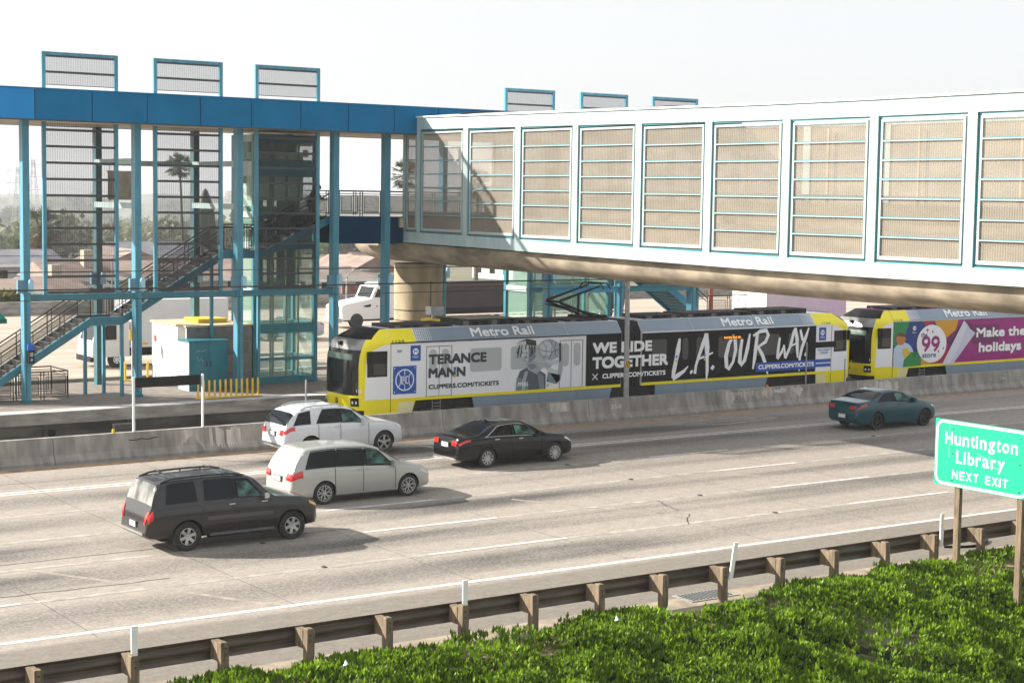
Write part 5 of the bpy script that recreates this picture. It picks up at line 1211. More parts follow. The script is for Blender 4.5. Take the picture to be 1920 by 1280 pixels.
# ================================================================== road vehicles
def hermite(K):
    xs = [k[0] for k in K]; ys = [k[1] for k in K]; n = len(K)
    d = [(ys[i+1]-ys[i])/(xs[i+1]-xs[i]) for i in range(n-1)]
    t = [d[0]]+[0 if d[i-1]*d[i] <= 0 else 2*d[i-1]*d[i]/(d[i-1]+d[i]) for i in range(1, n-1)]+[d[-1]]
    def fn(x):
        if x <= xs[0]: return ys[0]
        if x >= xs[-1]: return ys[-1]
        i = max(j for j in range(n) if xs[j] <= x); i = min(i, n-2); h = xs[i+1]-xs[i]; s = (x-xs[i])/h
        return ys[i]*(2*s**3-3*s*s+1)+t[i]*h*(s**3-2*s*s+s)+ys[i+1]*(-2*s**3+3*s*s)+t[i+1]*h*(s**3-s*s)
    return fn
def paint(name, c, rough=.28, metal=.0, flake=0.):
    m = mat(name, c, rough, metal=metal, coat=.8); return m
class CarShape:
    def __init__(s, S):
        s.S = S; s.top = hermite(S['top']); s.belt = hermite(S['belt']); s.bot = hermite(S['bot']); s.wid = hermite(S['wid']); s.x0 = S['top'][0][0]; s.x1 = S['top'][-1][0]
        s.tumble = S.get('tumble', .20)
    def ring(s, x):
        w_ = s.wid(x); zt = s.top(x); zb = s.bot(x); zs_ = min(s.belt(x), zt-.015); h = max(0, zt-.06-zs_)
        ys = .955*w_; yr = ys-s.tumble*h-.01; rnd = min(1, h/.3)
        P = [(0, zb), (.80*w_, zb), (.955*w_, zb+.05), (.985*w_, zb+.14), (w_, zb+.42*(zs_-zb)), (w_*.998, zb+.66*(zs_-zb)), (.985*w_, zs_-.07*(min(1, (zs_-zb)/.5))), (ys+.008, zs_-.012), (ys-.012, zs_+.004)]
        for t in (.33, .66, .92): P.append((ys-.012+(yr-ys)*t, zs_+.004+(zt-.055*rnd-.01-zs_)*t))
        P += [(yr-.05*rnd-.02, zt-.028*rnd-.006), (yr*.80, zt-.008), (yr*.45, zt), (0, zt+.004)]
        return P
    def P(s, x, t, side=1, off=0.):
        def raw(x, t):
            R_ = s.ring(x); i = min(int(t), len(R_)-2); q = t-i; return Vector((x, side*(R_[i][0]+(R_[i+1][0]-R_[i][0])*q), R_[i][1]+(R_[i+1][1]-R_[i][1])*q))
        p = raw(x, t)
        if off:
            a = raw(min(s.x1, x+.02), t)-raw(max(s.x0, x-.02), t); b = raw(x, min(14.99, t+.15))-raw(x, max(0, t-.15)); n = b.cross(a)*(side)
            if n.length > 0: n.normalize(); p = p+n*off
        return p
def carmesh(S, g, paintm, sc_):
    C = CarShape(S); n = 76; xs = [C.x0+(C.x1-C.x0)*(.5-.5*cos(pi*(i/n)))*.35+(C.x1-C.x0)*(i/n)*.65 for i in range(n+1)]
    vs = []; fs = []; NR = 16; ring2 = 2*NR-2
    for x in xs:
        R_ = C.ring(x); vs += [(x, y, z) for y, z in R_]+[(x, -y, z) for y, z in R_[1:-1][::-1]]
    for i in range(n):
        for k in range(ring2):
            k2 = (k+1) % ring2; fs.append((i*ring2+k, (i+1)*ring2+k, (i+1)*ring2+k2, i*ring2+k2))
    fs += [tuple(range(ring2)), tuple(n*ring2+k for k in range(ring2-1, -1, -1))]
    m = MB(); m.add(vs, fs, paintm)
    me = bpy.data.meshes.new('body'); me.from_pydata(m.v, [], m.f); me.materials.append(paintm); me.materials.append(BLACK)
    bm = bmesh.new(); bm.from_mesh(me); bmesh.ops.recalc_face_normals(bm, faces=bm.faces); bm.to_mesh(me); bm.free()
    o = bpy.data.objects.new('body', me); COL.objects.link(o)
    cm = MB(); W_ = max(k[1] for k in S['wid']); ar = S['arch']
    for wx in (0, S['wb']):
        for sd_ in (-1, 1):
            y0, y1 = (W_-.32, W_+.2) if sd_ > 0 else (-W_-.2, -W_+.32)
            nn = 28; pts = [(wx+ar*cos(2*pi*k/nn), S['wr']+.01+ar*sin(2*pi*k/nn)) for k in range(nn)]; cm.prism(pts, 'y', y0, y1, BLACK)
    cme = bpy.data.meshes.new('c'); cme.from_pydata(cm.v, [], cm.f); cme.materials.append(BLACK)
    bm = bmesh.new(); bm.from_mesh(cme); bmesh.ops.recalc_face_normals(bm, faces=bm.faces); bm.to_mesh(cme); bm.free()
    co = bpy.data.objects.new('c', cme); COL.objects.link(co)
    md = o.modifiers.new('b', 'BOOLEAN'); md.object = co; md.operation = 'DIFFERENCE'; md.solver = 'EXACT'
    try: md.material_mode = 'TRANSFER'
    except Exception: pass
    dg = bpy.context.evaluated_depsgraph_get(); dg.update(); nm = bpy.data.meshes.new_from_object(o.evaluated_get(dg))
    o.modifiers.clear(); o.data = nm; bpy.data.objects.remove(co)
    nm.polygons.foreach_set('use_smooth', [True]*len(nm.polygons)); nm.set_sharp_from_angle(angle=radians(32)); nm.name = 'body'
    o.parent = g
    return C, o
def lp(mb, name, g, smooth=50):     # build in the thing's local space
    me_o = mb.build(name, None, smooth); me_o.parent = g; return me_o
def make_car(S, pm, loc, scale, label, cat):
    g = thing(S['name'], (0, 0, 0), label, cat)
    C, body = carmesh(S, g, pm, 1); W_ = max(k[1] for k in S['wid'])
    def patch(xf, tr, mt, nm, sides=(1, -1), off=.007, nu=14, nv=5, par=None):
        for sd_ in sides:
            m = MB(); m.grid(lambda a, b: C.P(xf(a, b), tr[0]+(tr[1]-tr[0])*b, sd_, off), nu, nv, mt); o = lp(m, nm, g)
            if par: o.parent = par
    q_ = S['side_win']; k0 = S.get('band_from', 0); (b0, b1, c0, c1) = (q_[k0][0], q_[-1][1], q_[k0][2], q_[-1][3]); wt = S.get('win_t', (8.25, 11.1))
    patch(lambda a, b: (b0+.02+(b1-b0-.04)*a)*(1-b)+(c0+.02+(c1-c0-.04)*a)*b, (wt[0]+.05, wt[1]-.05), BLACK, 'pillar_trim', off=.005, nu=24)
    for (xb0, xb1, xt0, xt1) in S['side_win']:
        patch(lambda a, b: (xb0+(xb1-xb0)*a)*(1-b)+(xt0+(xt1-xt0)*a)*b, S.get('win_t', (8.25, 11.1)), GLASSD, 'side_window', off=.009)
    if S.get('front_tint'):
        (xb0, xb1, xt0, xt1) = S['side_win'][-1]; patch(lambda a, b: (xb0+.06+(xb1-xb0-.16)*a)*(1-b)+(xt0+.04+(xt1-xt0-.12)*a)*b, (8.5, 10.7), mat('tinted_see_through', (.10, .22, .18), .3, col2=(.006, .015, .014), scale=3.2, stretch=(1, 1, 1.4), spec=.2), 'driver_window_view', off=.013)
    for (xa, xb) in (S['rear_win'],): 
        for sd_ in (1, -1):
            m = MB(); m.grid(lambda a, b: C.P(xa+(xb-xa)*b, 11.2+3.8*a, sd_, .009), 8, 8, S.get('rear_glass', GLASSD)); lp(m, 'rear_window', g)
    for (xa, xb) in (S['wind'],):
        for sd_ in (1, -1):
            m = MB(); m.grid(lambda a, b: C.P(xa+(xb-xa)*b, 11.2+3.8*a, sd_, .009), 8, 8, GLASSD); lp(m, 'windscreen', g)
    TAIL = mat('tail_lamp_red', (.55, .012, .01), .2, coat=.8); HEAD = mat('headlamp_glass', (.55, .58, .6), .1, coat=.8); AMB = mat('indicator_amber', (.75, .35, .06), .2, coat=.6)
    xa, xb, t0, t1 = S['tail']; patch(lambda a, b: xa+(xb-xa)*a, (t0, t1), TAIL, 'tail_lamp', off=.014)
    hw_ = C.ring(C.x0+.06)[5][0]
    def xr(z):
        a, b = C.x0, C.x0+1.2
        for _ in range(24):
            c = (a+b)/2
            if C.top(c) < z: a = c
            else: b = c
        return a
    z0, z1 = S['tail_rear']
    patch(lambda a, b: xr(z0)+(xr(z1)-xr(z0))*a, (8.1, S.get('tail_t', 13.0)), TAIL, 'tail_lamp_rear', off=.014, nu=6, nv=14)
    xa, xb, t0, t1 = S['head']; patch(lambda a, b: xa+(xb-xa)*a, (t0, t1), AMB if S.get('amber') else HEAD, 'headlamp', off=.014)
    m = MB(); z_ = S['plate_z']; xq = xr(z_+.07)-.028; m.box(xq, xq+.06, -.17, .17, z_, z_+.14, WHITE); lp(m, 'licence_plate', g)
    m = MB(); m.box(xq+.005, xq+.06, -.24, .24, z_-.02, z_+.155, mat('recess_grey', (.05, .05, .05), .6)); lp(m, 'plate_recess', g)
    if S.get('bumper_trim'): m = MB(); z_ = S['bumper_trim']; m.box(C.x0-.045, C.x0+.06, -hw_*.8, hw_*.8, z_, z_+.07, mat('chrome', (.6, .6, .6), .15, metal=.9)); lp(m, 'bumper_trim', g)
    # seams and handles
    SEAM = mat('panel_gap', (.01, .01, .01), .6)
    for x in S['seams']:
        for sd_ in (1, -1):
            m = MB(); m.grid(lambda a, b: C.P(x-.010+.020*a, 2.6+(8.1-2.6)*b, sd_, .004), 1, 12, SEAM); lp(m, 'door_seam', g)
    HM = mat('chrome', (.6, .6, .6), .15, metal=.9) if S.get('chrome_handle') else pm
    for x in S['handles']:
        for sd_ in (1, -1):
            p = C.P(x, 6.1, sd_); m = MB(); m.box(p.x-.09, p.x+.09, min(p.y, p.y+sd_*.035), max(p.y, p.y+sd_*.035), p.z-.012, p.z+.02, HM); lp(m, 'door_handle', g)
    x = S['mirror']
    for sd_ in (1, -1):
        p = C.P(x, 8.4, sd_); m = MB(); m.prism([(p.x-.05, p.z-.02), (p.x+.10, p.z-.0), (p.x+.08, p.z+.13), (p.x-.05, p.z+.15)], 'y', min(p.y, p.y+sd_*.2), max(p.y, p.y+sd_*.2), pm if not S.get('mirror_chrome') else mat('chrome', (.6, .6, .6), .15, metal=.9)); lp(m, 'door_mirror', g)
    if S.get('sill'):
        for sd_ in (1, -1):
            m = MB(); a, b = sorted((sd_*W_*.86, sd_*(W_+.06))); m.box(.62, S['wb']-.60, a, b, .38, .44, S['sill']); m.box(.62, S['wb']-.60, min(sd_*W_*.8, sd_*W_*.9), max(sd_*W_*.8, sd_*W_*.9), .3, .45, BLACK); lp(m, 'side_step', g)
    if S.get('rub'):
        for sd_ in (1, -1):
            m = MB(); m.grid(lambda a, b: C.P(.55+(S['wb']-1.15)*a, 4.35+.5*b, sd_, .012), 10, 2, S['rub']); lp(m, 'side_moulding', g)
    if S.get('rack'):
        x0_, x1_, mt = S['rack']
        for sd_ in (1, -1):
            m = MB(); pts = []
            for k in range(9):
                x = x0_+(x1_-x0_)*k/8; p = C.P(x, 12.2, sd_); e = .045 if 0 < k < 8 else .0; pts.append((x, p.y, p.z+.01+e))
            m.tube(pts, .028, mt, 6)
            for k in (2, 4, 6): m.tube([pts[k], (pts[k][0], pts[k][1], pts[k][2]-.09)], .02, mt, 5)
            lp(m, 'roof_rail', g)
        if S.get('crossbars'):
            m = MB()
            for x in (x0_+.45, x1_-.5):
                p = C.P(x, 12.2, 1); m.tube([(x, -p.y, p.z+.09), (x, p.y, p.z+.09)], .02, mt, 5)
            lp(m, 'cross_bars', g)
    if S.get('trim'):
        (xb0, xb1, xt0, xt1) = (S['side_win'][0][0], S['side_win'][-1][1], S['side_win'][0][2], S['side_win'][-1][3]); CH = mat('chrome', (.6, .6, .6), .15, metal=.9)
        for sd_ in (1, -1):
            m = MB(); pts = [C.P(xb0+(xb1-xb0)*k/10, 8.15, sd_, .012) for k in range(11)]; m.tube([tuple(p) for p in pts], .012, CH, 4)
            pts = [C.P((xb0)+(xt0-xb0)*k/5, 8.15+3.0*k/5, sd_, .012) for k in range(6)]+[C.P(xt0+(xt1-xt0)*k/10, 11.15, sd_, .012) for k in range(11)]+[C.P(xt1+(xb1-xt1)*k/5, 11.15-3.0*k/5, sd_, .012) for k in range(6)]
            m.tube([tuple(p) for p in pts], .012, CH, 4); lp(m, 'window_trim', g)
    if S.get('fin'): m = MB(); p = C.P(S['fin'], 15, 1); m.prism([(p.x-.1, p.z), (p.x+.1, p.z), (p.x-.06, p.z+.09)], 'y', -.02, .02, pm); lp(m, 'aerial_fin', g)
    TY_ = mat('tyre_rubber', (.018, .018, .019), .75); RIM = S['rim_mat']; r_ = S['wr']; rr_ = S['rim']
    for wx in (0, S['wb']):
        for sd_ in (1, -1):
            yo = sd_*(W_-.02); wd = .225; w_ = bpy.data.objects.new('wheel', None); COL.objects.link(w_); w_.parent = g; w_.location = (wx, yo, r_); w_['_o'] = (0, 0, 0)
            def Y(q): return -sd_*q      # q measured inwards from the outer face
            m = MB(); m.lathe([(rr_, Y(.015)), (rr_+.02, Y(0.0)), (r_-.03, Y(.0)), (r_, Y(.03)), (r_, Y(wd-.03)), (r_-.03, Y(wd)), (rr_, Y(wd))], (0, 0, 0), 'y', TY_, 32); m.f = m.f[:-2]; m.m = m.m[:-2]; o = m.build('tyre', None, 40); o.parent = w_
            m = MB(); m.lathe([(rr_, Y(.012)), (rr_*.93, Y(.012)), (rr_*.90, Y(.05)), (rr_*.88, Y(.12))], (0, 0, 0), 'y', RIM, 32); m.f = m.f[:-2]; m.m = m.m[:-2]
            m.lathe([(rr_*.9, Y(.115)), (rr_*.9, Y(.125))], (0, 0, 0), 'y', BLACK, 24); m.lathe([(rr_*.42, Y(.08)), (rr_*.42, Y(.11))], (0, 0, 0), 'y', mat('brake_disc', (.2, .2, .2), .4, metal=.6), 16)
            m.lathe([(rr_*.19, Y(.02)), (rr_*.16, Y(.008))], (0, 0, 0), 'y', RIM, 14)
            ns = S['spokes']; sw = S['spoke_w']
            for k in range(ns):
                t = 2*pi*k/ns+.3
                if S.get('ysp'):
                    for dt in (-.28, .28):
                        a = Vector((cos(t)*rr_*.5, 0, sin(t)*rr_*.5)); b = Vector((cos(t+dt)*rr_*.92, 0, sin(t+dt)*rr_*.92)); a.y = Y(.03); b.y = Y(.02); m.bar(a, b, sw*.8, .03, RIM, up=(0, 1, 0))
                    a = Vector((cos(t)*rr_*.1, Y(.03), sin(t)*rr_*.1)); b = Vector((cos(t)*rr_*.55, Y(.03), sin(t)*rr_*.55)); m.bar(a, b, sw, .03, RIM, up=(0, 1, 0))
                else:
                    a = Vector((cos(t)*rr_*.1, Y(.035), sin(t)*rr_*.1)); b = Vector((cos(t)*rr_*.94, Y(.018), sin(t)*rr_*.94)); m.bar(a, b, sw, .03, RIM, up=(0, 1, 0))
            o = m.build('rim', None, 40); o.parent = w_
    g.location = loc; g.scale = (scale,)*3; g['_o'] = loc
    return g
ALLOY = mat('alloy', (.55, .56, .57), .3, metal=.8); BLKRIM = mat('black_alloy', (.03, .03, .032), .35, metal=.4)
# x measured from rear axle, z from road
ARM = dict(name='large_suv', wb=3.13, wr=.40, rim=.235, arch=.46, tumble=.24,
    top=[(-1.16, .62), (-1.15, .78), (-1.10, 1.02), (-1.02, 1.22), (-.86, 1.72), (-.74, 1.86), (-.4, 1.92), (.8, 1.95), (1.6, 1.92), (1.98, 1.82), (2.5, 1.36), (2.66, 1.27), (3.3, 1.20), (3.75, 1.10), (3.93, .98), (3.99, .6)],
    belt=[(-1.16, .9), (-.9, 1.20), (0, 1.24), (2, 1.24), (2.7, 1.22), (3.5, 1.10), (3.99, .9)], bot=[(-1.16, .45), (-1, .38), (-.3, .34), (3.3, .34), (3.9, .36), (3.99, .42)],
    wid=[(-1.16, .84), (-1.05, .94), (-.8, .98), (0, 1.0), (3.1, 1.0), (3.6, .96), (3.88, .88), (3.99, .76)],
    band_from=1, side_win=[(-.62, .30, -.52, .24), (.50, 1.38, .52, 1.36), (1.45, 2.36, 1.43, 1.86)], win_t=(8.35, 11.25), rear_win=(-.99, -.80), wind=(2.02, 2.46), tail=(-1.10, -.97, 5.2, 7.6), tail_rear=(.80, 1.14), tail_t=12.6, plate_z=.66,
    head=(3.66, 3.93, 6.0, 7.8), amber=True, seams=[.42, 1.42, 2.42], handles=[1.28, 2.25], mirror=2.25, mirror_chrome=True, chrome_handle=True, sill=mat('step_grey', (.10, .10, .10), .5), rear_glass=mat('glass_painted_reflection', (.30, .30, .28), .1, col2=(.01, .01, .01), scale=1.6, stretch=(1, 1, .5), spec=.3), rub=mat('armour_grey', (.07, .07, .072), .35), rack=(-.7, 1.7, mat('roof_rack', (.015, .018, .024), .35)), crossbars=True, rim_mat=ALLOY, spokes=6, spoke_w=.085, bumper_trim=.50, front_tint=True)  # rear glass: pale and dark noise paints a bright reflection
make_car(ARM, mat('suv_grey_paint', (.024, .022, .022), .2, coat=.3, spec=.4), (17.08, 38.53+.92, 0), .925, 'dark grey full-size estate car with black roof rack in the nearest lane', 'car')
ODY = dict(name='minivan', wb=3.0, wr=.345, rim=.255, arch=.40, tumble=.22,
    top=[(-1.12, .55), (-1.11, .85), (-1.04, 1.05), (-.70, 1.62), (-.55, 1.72), (.4, 1.77), (1.4, 1.74), (1.95, 1.62), (2.75, 1.14), (2.95, 1.07), (3.4, .97), (3.75, .82), (3.93, .64), (3.96, .45)],
    belt=[(-1.12, .95), (-.8, 1.08), (0, 1.10), (2, 1.03), (2.8, .99), (3.5, .82), (3.96, .6)], bot=[(-1.12, .32), (-1, .26), (-.3, .22), (3.3, .20), (3.96, .26)],
    wid=[(-1.12, .80), (-1.0, .91), (-.6, .96), (0, .975), (2.9, .975), (3.4, .93), (3.8, .80), (3.96, .62)],
    side_win=[(-.66, .42, -.42, .44), (.46, 1.42, .48, 1.40), (1.46, 2.62, 1.44, 1.92)], win_t=(8.15, 11.3), rear_win=(-1.0, -.72), rear_glass=mat('glass_painted_silver_sheen', (.34, .34, .33), .08, coat=.5), wind=(2.0, 2.70), tail=(-1.10, -.74, 5.4, 7.4), tail_rear=(.80, 1.0), tail_t=13.3, plate_z=.72,  # rear glass: silver base colour stands for a reflection
    head=(3.45, 3.85, 6.1, 7.7), seams=[.36, 1.35, 2.5], handles=[1.24, 1.55], mirror=2.42, rim_mat=ALLOY, spokes=7, spoke_w=.035, ysp=True, front_tint=True)
make_car(ODY, mat('minivan_silver_beige', (.40, .40, .375), .30, metal=.25, coat=.7), (23.05, 42.45+.93, 0), .937, 'silver beige minivan with many-spoked alloy wheels', 'car')
GL = dict(name='crossover_suv', wb=2.92, wr=.375, rim=.26, arch=.43, tumble=.26,
    top=[(-1.0, .6), (-.99, .86), (-.93, 1.06), (-.62, 1.56), (-.75+.35, 1.66), (.4, 1.76), (1.1, 1.76), (1.6, 1.68), (2.35, 1.25), (2.55, 1.18), (3.1, 1.12), (3.55, 1.00), (3.78, .84), (3.84, .5)],
    belt=[(-1.0, .95), (-.7, 1.12), (0, 1.14), (2, 1.10), (2.6, 1.08), (3.3, .98), (3.84, .7)], bot=[(-1.0, .42), (-.9, .34), (-.3, .28), (3.3, .28), (3.84, .34)],
    wid=[(-1.0, .78), (-.88, .90), (-.5, .955), (0, .97), (2.9, .97), (3.4, .93), (3.7, .83), (3.84, .66)],
    band_from=1, side_win=[(-.66, .02, -.40, .04), (.22, 1.12, .52, 1.12), (1.20, 2.25, 1.18, 1.66)], rear_win=(-.88, -.60), wind=(1.72, 2.34), tail=(-.96, -.60, 5.7, 7.4), tail_rear=(.84, 1.02), tail_t=13.3, plate_z=.78,
    head=(3.38, 3.74, 6.2, 7.9), seams=[.30, 1.16, 2.28], handles=[1.02, 2.0], mirror=2.05, rim_mat=ALLOY, spokes=5, spoke_w=.07, rack=(-.3, 1.35, ALLOY), bumper_trim=.46, front_tint=True)
make_car(GL, mat('car_white_paint', (.62, .63, .66), .25, coat=.8), (26.72, 50.23+.95, 0), .98, 'white estate car with silver roof rails in the carpool lane', 'car')
ACC = dict(name='sedan', wb=2.775, wr=.325, rim=.225, arch=.375, tumble=.42,
    top=[(-1.12, .5), (-1.11, .85), (-1.04, 1.03), (-.55, 1.08), (-.30, 1.12), (.15, 1.31), (.55, 1.42), (1.05, 1.465), (1.5, 1.43), (1.95, 1.25), (2.35, 1.03), (2.6, .98), (3.2, .90), (3.55, .78), (3.70, .62), (3.74, .4)],
    belt=[(-1.12, .82), (-.8, .97), (0, 1.0), (1.4, .97), (2.4, .93), (3.2, .82), (3.74, .55)], bot=[(-1.12, .34), (-1, .26), (-.3, .20), (3.2, .19), (3.74, .26)],
    wid=[(-1.12, .72), (-1.0, .84), (-.6, .90), (0, .92), (2.7, .92), (3.2, .88), (3.55, .74), (3.74, .52)],
    side_win=[(-.10, 1.02, .42, 1.02), (1.10, 2.20, 1.09, 1.62)], win_t=(8.2, 11.0), rear_win=(-.24, .42), wind=(1.62, 2.30), tail=(-1.06, -.68, 6.0, 7.3), tail_rear=(.78, .93), tail_t=13.6, plate_z=.70,
    head=(3.18, 3.58, 6.2, 7.8), seams=[.15, 1.05, 2.18], handles=[.35, 1.32], mirror=2.0, chrome_handle=True, trim=True, rim_mat=ALLOY, spokes=10, spoke_w=.04, bumper_trim=.30, front_tint=True, fin=.5)
make_car(ACC, mat('car_black_paint', (.004, .004, .0045), .12, coat=.2, spec=.3), (30.84, 45.65+.92, 0), .99, 'glossy black saloon beside the median in the second lane', 'car')
MAZ = dict(ACC); MAZ.update(name='compact_sedan', wb=2.64, spokes=5, spoke_w=.05, rim_mat=BLKRIM, trim=False, chrome_handle=False, bumper_trim=None,
    top=[(-.98, .5), (-.97, .86), (-.90, 1.06), (-.55, 1.10), (-.32, 1.13), (.1, 1.31), (.5, 1.43), (.95, 1.47), (1.4, 1.43), (1.85, 1.24), (2.3, 1.02), (2.55, .97), (3.05, .88), (3.35, .76), (3.50, .6), (3.54, .4)],
    belt=[(-.98, .84), (-.7, 1.0), (0, 1.03), (1.3, .99), (2.3, .93), (3.0, .82), (3.54, .55)], bot=[(-.98, .34), (-.85, .26), (-.3, .20), (3.0, .19), (3.54, .26)],
    wid=[(-.98, .70), (-.86, .83), (-.5, .89), (0, .91), (2.6, .91), (3.0, .87), (3.35, .74), (3.54, .52)],
    side_win=[(-.05, .90, .40, .92), (.98, 2.05, .97, 1.5)], rear_win=(-.26, .36), wind=(1.52, 2.2), tail=(-.92, -.58, 6.0, 7.2), tail_rear=(.80, .93), head=(3.0, 3.38, 6.2, 7.8), seams=[.12, .94, 2.05], handles=[.30, 1.2], mirror=1.9, plate_z=.45, fin=None)
make_car(MAZ, mat('car_teal_paint', (.003, .060, .080), .16, coat=.3, spec=.4), (49.35, 45.82+.94, 0), 1.035, 'dark teal saloon with black wheels in the shade of the footbridge', 'car')

# westbound box truck (faces left)
g = thing('box_truck', (34.6, 82.6, 0), 'white box truck heading left on the westbound lanes behind the stairs', 'truck')
BW = mat('truck_box_white', (.70, .70, .72), .5, var=.05, scale=1); CW = mat('truck_cab_white', (.74, .74, .72), .35, coat=.4)
m = MB(); m.box(33.0, 38.4, 81.5, 83.7, 1.05, 3.42, BW); m.box(32.98, 38.42, 81.48, 83.72, 1.0, 1.1, WHITE); m.build('cargo_box', g)
m = MB(); m.prism([(30.95, .55), (33.0-.05, .55), (32.95, 2.35), (31.75, 2.42), (31.35, 2.2), (31.02, 1.35)], 'y', 81.55, 83.6, CW); m.build('cab', g)
m = MB(); m.prism([(31.42, 1.42), (32.25, 1.42), (32.25, 2.15), (31.72, 2.15)], 'y', 81.53, 81.548, TWN); m.build('side_window', g)
m = MB(); m.add([(31.06, 81.7, 1.4), (31.06, 83.45, 1.4), (31.36, 83.4, 2.15), (31.36, 81.75, 2.15)], [(0, 1, 2, 3)], TWN); m.v = [(p[0]-.03, p[1], p[2]) for p in m.v]; m.build('windscreen', g)
m = MB(); m.box(31.2, 31.28, 81.35, 81.5, 1.55, 1.95, BLACK); m.build('mirror', g)
m = MB(); m.box(32.9, 38.3, 81.75, 83.5, .55, 1.0, BLACK); m.box(30.9, 31.3, 81.6, 83.6, .32, .6, BLACK); m.build('chassis', g)
m = MB(); m.box(33.2, 33.9, 81.485, 81.499, 1.12, 1.22, YEL); m.build('marker_strip', g)
for wx in (32.3, 36.9):
    w_ = bpy.data.objects.new('wheel', None); COL.objects.link(w_); w_.parent = g; w_.location = (wx-34.6, -.85, .40)
    m = MB(); m.lathe([(.2, -.14), (.40, -.14), (.42, -.1), (.42, .12), (.2, .12)], (0, 0, 0), 'y', mat('tyre_rubber', (.018, .018, .019), .75), 24); o = m.build('tyre', None, 40); o.parent = w_
    m = MB(); m.lathe([(.2, -.145), (.08, -.12)], (0, 0, 0), 'y', WHITE, 16)
    for k in range(6): t = pi*k/3; m.lathe([(.035, -.15), (.035, -.14)], (.14*cos(t), 0, .14*sin(t)), 'y', BLACK, 8)
    o = m.build('rim', None, 40); o.parent = w_
# westbound tractor and dark tank trailer
g = thing('semi_truck', (66, 100, 0), 'white long-nosed tractor unit pulling a long dark trailer behind the station', 'truck')
m = MB()
hp = [(54.9, .55), (54.85, 1.45), (55.15, 1.62), (57.1, 1.95), (57.5, 2.75), (58.1, 3.0), (60.4, 3.0), (60.4, .7), (57.9, .6)]
m.prism(hp, 'y', 98.9, 101.1, CW); m.build('cab', g)
m = MB(); m.prism([(57.35, 2.05), (58.3, 2.05), (58.3, 2.6), (57.62, 2.6)], 'y', 98.88, 98.898, TWN); m.prism([(57.15, 2.02), (57.5, 2.72), (57.47, 2.72), (57.12, 2.02)], 'y', 99.1, 100.9, TWN); m.build('windows', g)
m = MB(); m.box(54.78, 54.849, 99.3, 100.7, .75, 1.5, mat('grille', (.4, .36, .3), .4, metal=.3)); m.box(54.6, 54.9, 98.95, 101.05, .4, .68, STEEL); m.build('grille', g)
m = MB(); m.prism([(56.5, 1.5), (57.1, 1.6), (57.05, 1.42), (56.7, 1.4)], 'y', 98.87, 98.899, BLACK); m.box(57.5, 57.6, 98.87, 98.899, 1.4, 1.5, mat('tail_red', (.5, .02, .01), .3)); m.build('side_vent', g)
m = MB(); m.tube([(60.0, 98.9, 1), (60.0, 98.9, 3.6)], .08, STEEL, 8); m.box(55.3, 60.5, 99.1, 100.9, .45, .62, BLACK); m.box(60.4, 63.0, 99.2, 100.8, .6, .9, BLACK); m.build('chassis', g)
m = MB(); DT = mat('dark_trailer', (.010, .008, .009), .45, var=.3, scale=.8)
m.prism([(98.9, .75), (98.75, 1.2), (98.75, 2.6), (98.95, 2.95), (101.0, 2.95), (101.2, 2.6), (101.2, 1.2), (101.0, .75)], 'x', 62.0, 78.8, DT); m.build('trailer', g)
m = MB(); MR = mat('maroon', (.09, .02, .02), .5); m.box(62.0, 78.8, 98.70, 98.74, 2.70, 2.80, MR); m.box(62.0, 78.8, 98.72, 98.8, .56, .66, MR); m.build('side_rail', g)
m = MB()
for k in range(22): m.box(62.2+.75*k, 62.5+.75*k, 98.70, 98.718, .585, .635, WHITE)
m.build('reflectors', g)
for wx in (56.0, 60.8, 62.1, 76.0, 77.3):
    w_ = bpy.data.objects.new('wheel', None); COL.objects.link(w_); w_.parent = g; w_.location = (wx-66, -1.0, .5); m = MB(); m.lathe([(.25, -.14), (.48, -.14), (.5, -.1), (.5, .2), (.25, .2)], (0, 0, 0), 'y', mat('tyre_rubber', (.018, .018, .019), .75), 20); o = m.build('tyre', None, 40); o.parent = w_
    m = MB(); m.lathe([(.25, -.13), (.1, -.1)], (0, 0, 0), 'y', STEEL, 14); o = m.build('rim', None, 40); o.parent = w_
WB = dict(MAZ); WB['name'] = 'sedan'
c = make_car(WB, mat('wb_silver', (.42, .44, .46), .3, coat=.5), (49.0, 93.0, 0), 1.0, 'silver saloon heading left on the westbound lanes behind the lift', 'car'); c.rotation_euler = (0, 0, pi)
c = make_car(WB, mat('wb_white', (.7, .7, .7), .3, coat=.5), (56.5, 78.5, 0), 1.0, 'white saloon heading left glimpsed between pier and train roof', 'car'); c.rotation_euler = (0, 0, pi)

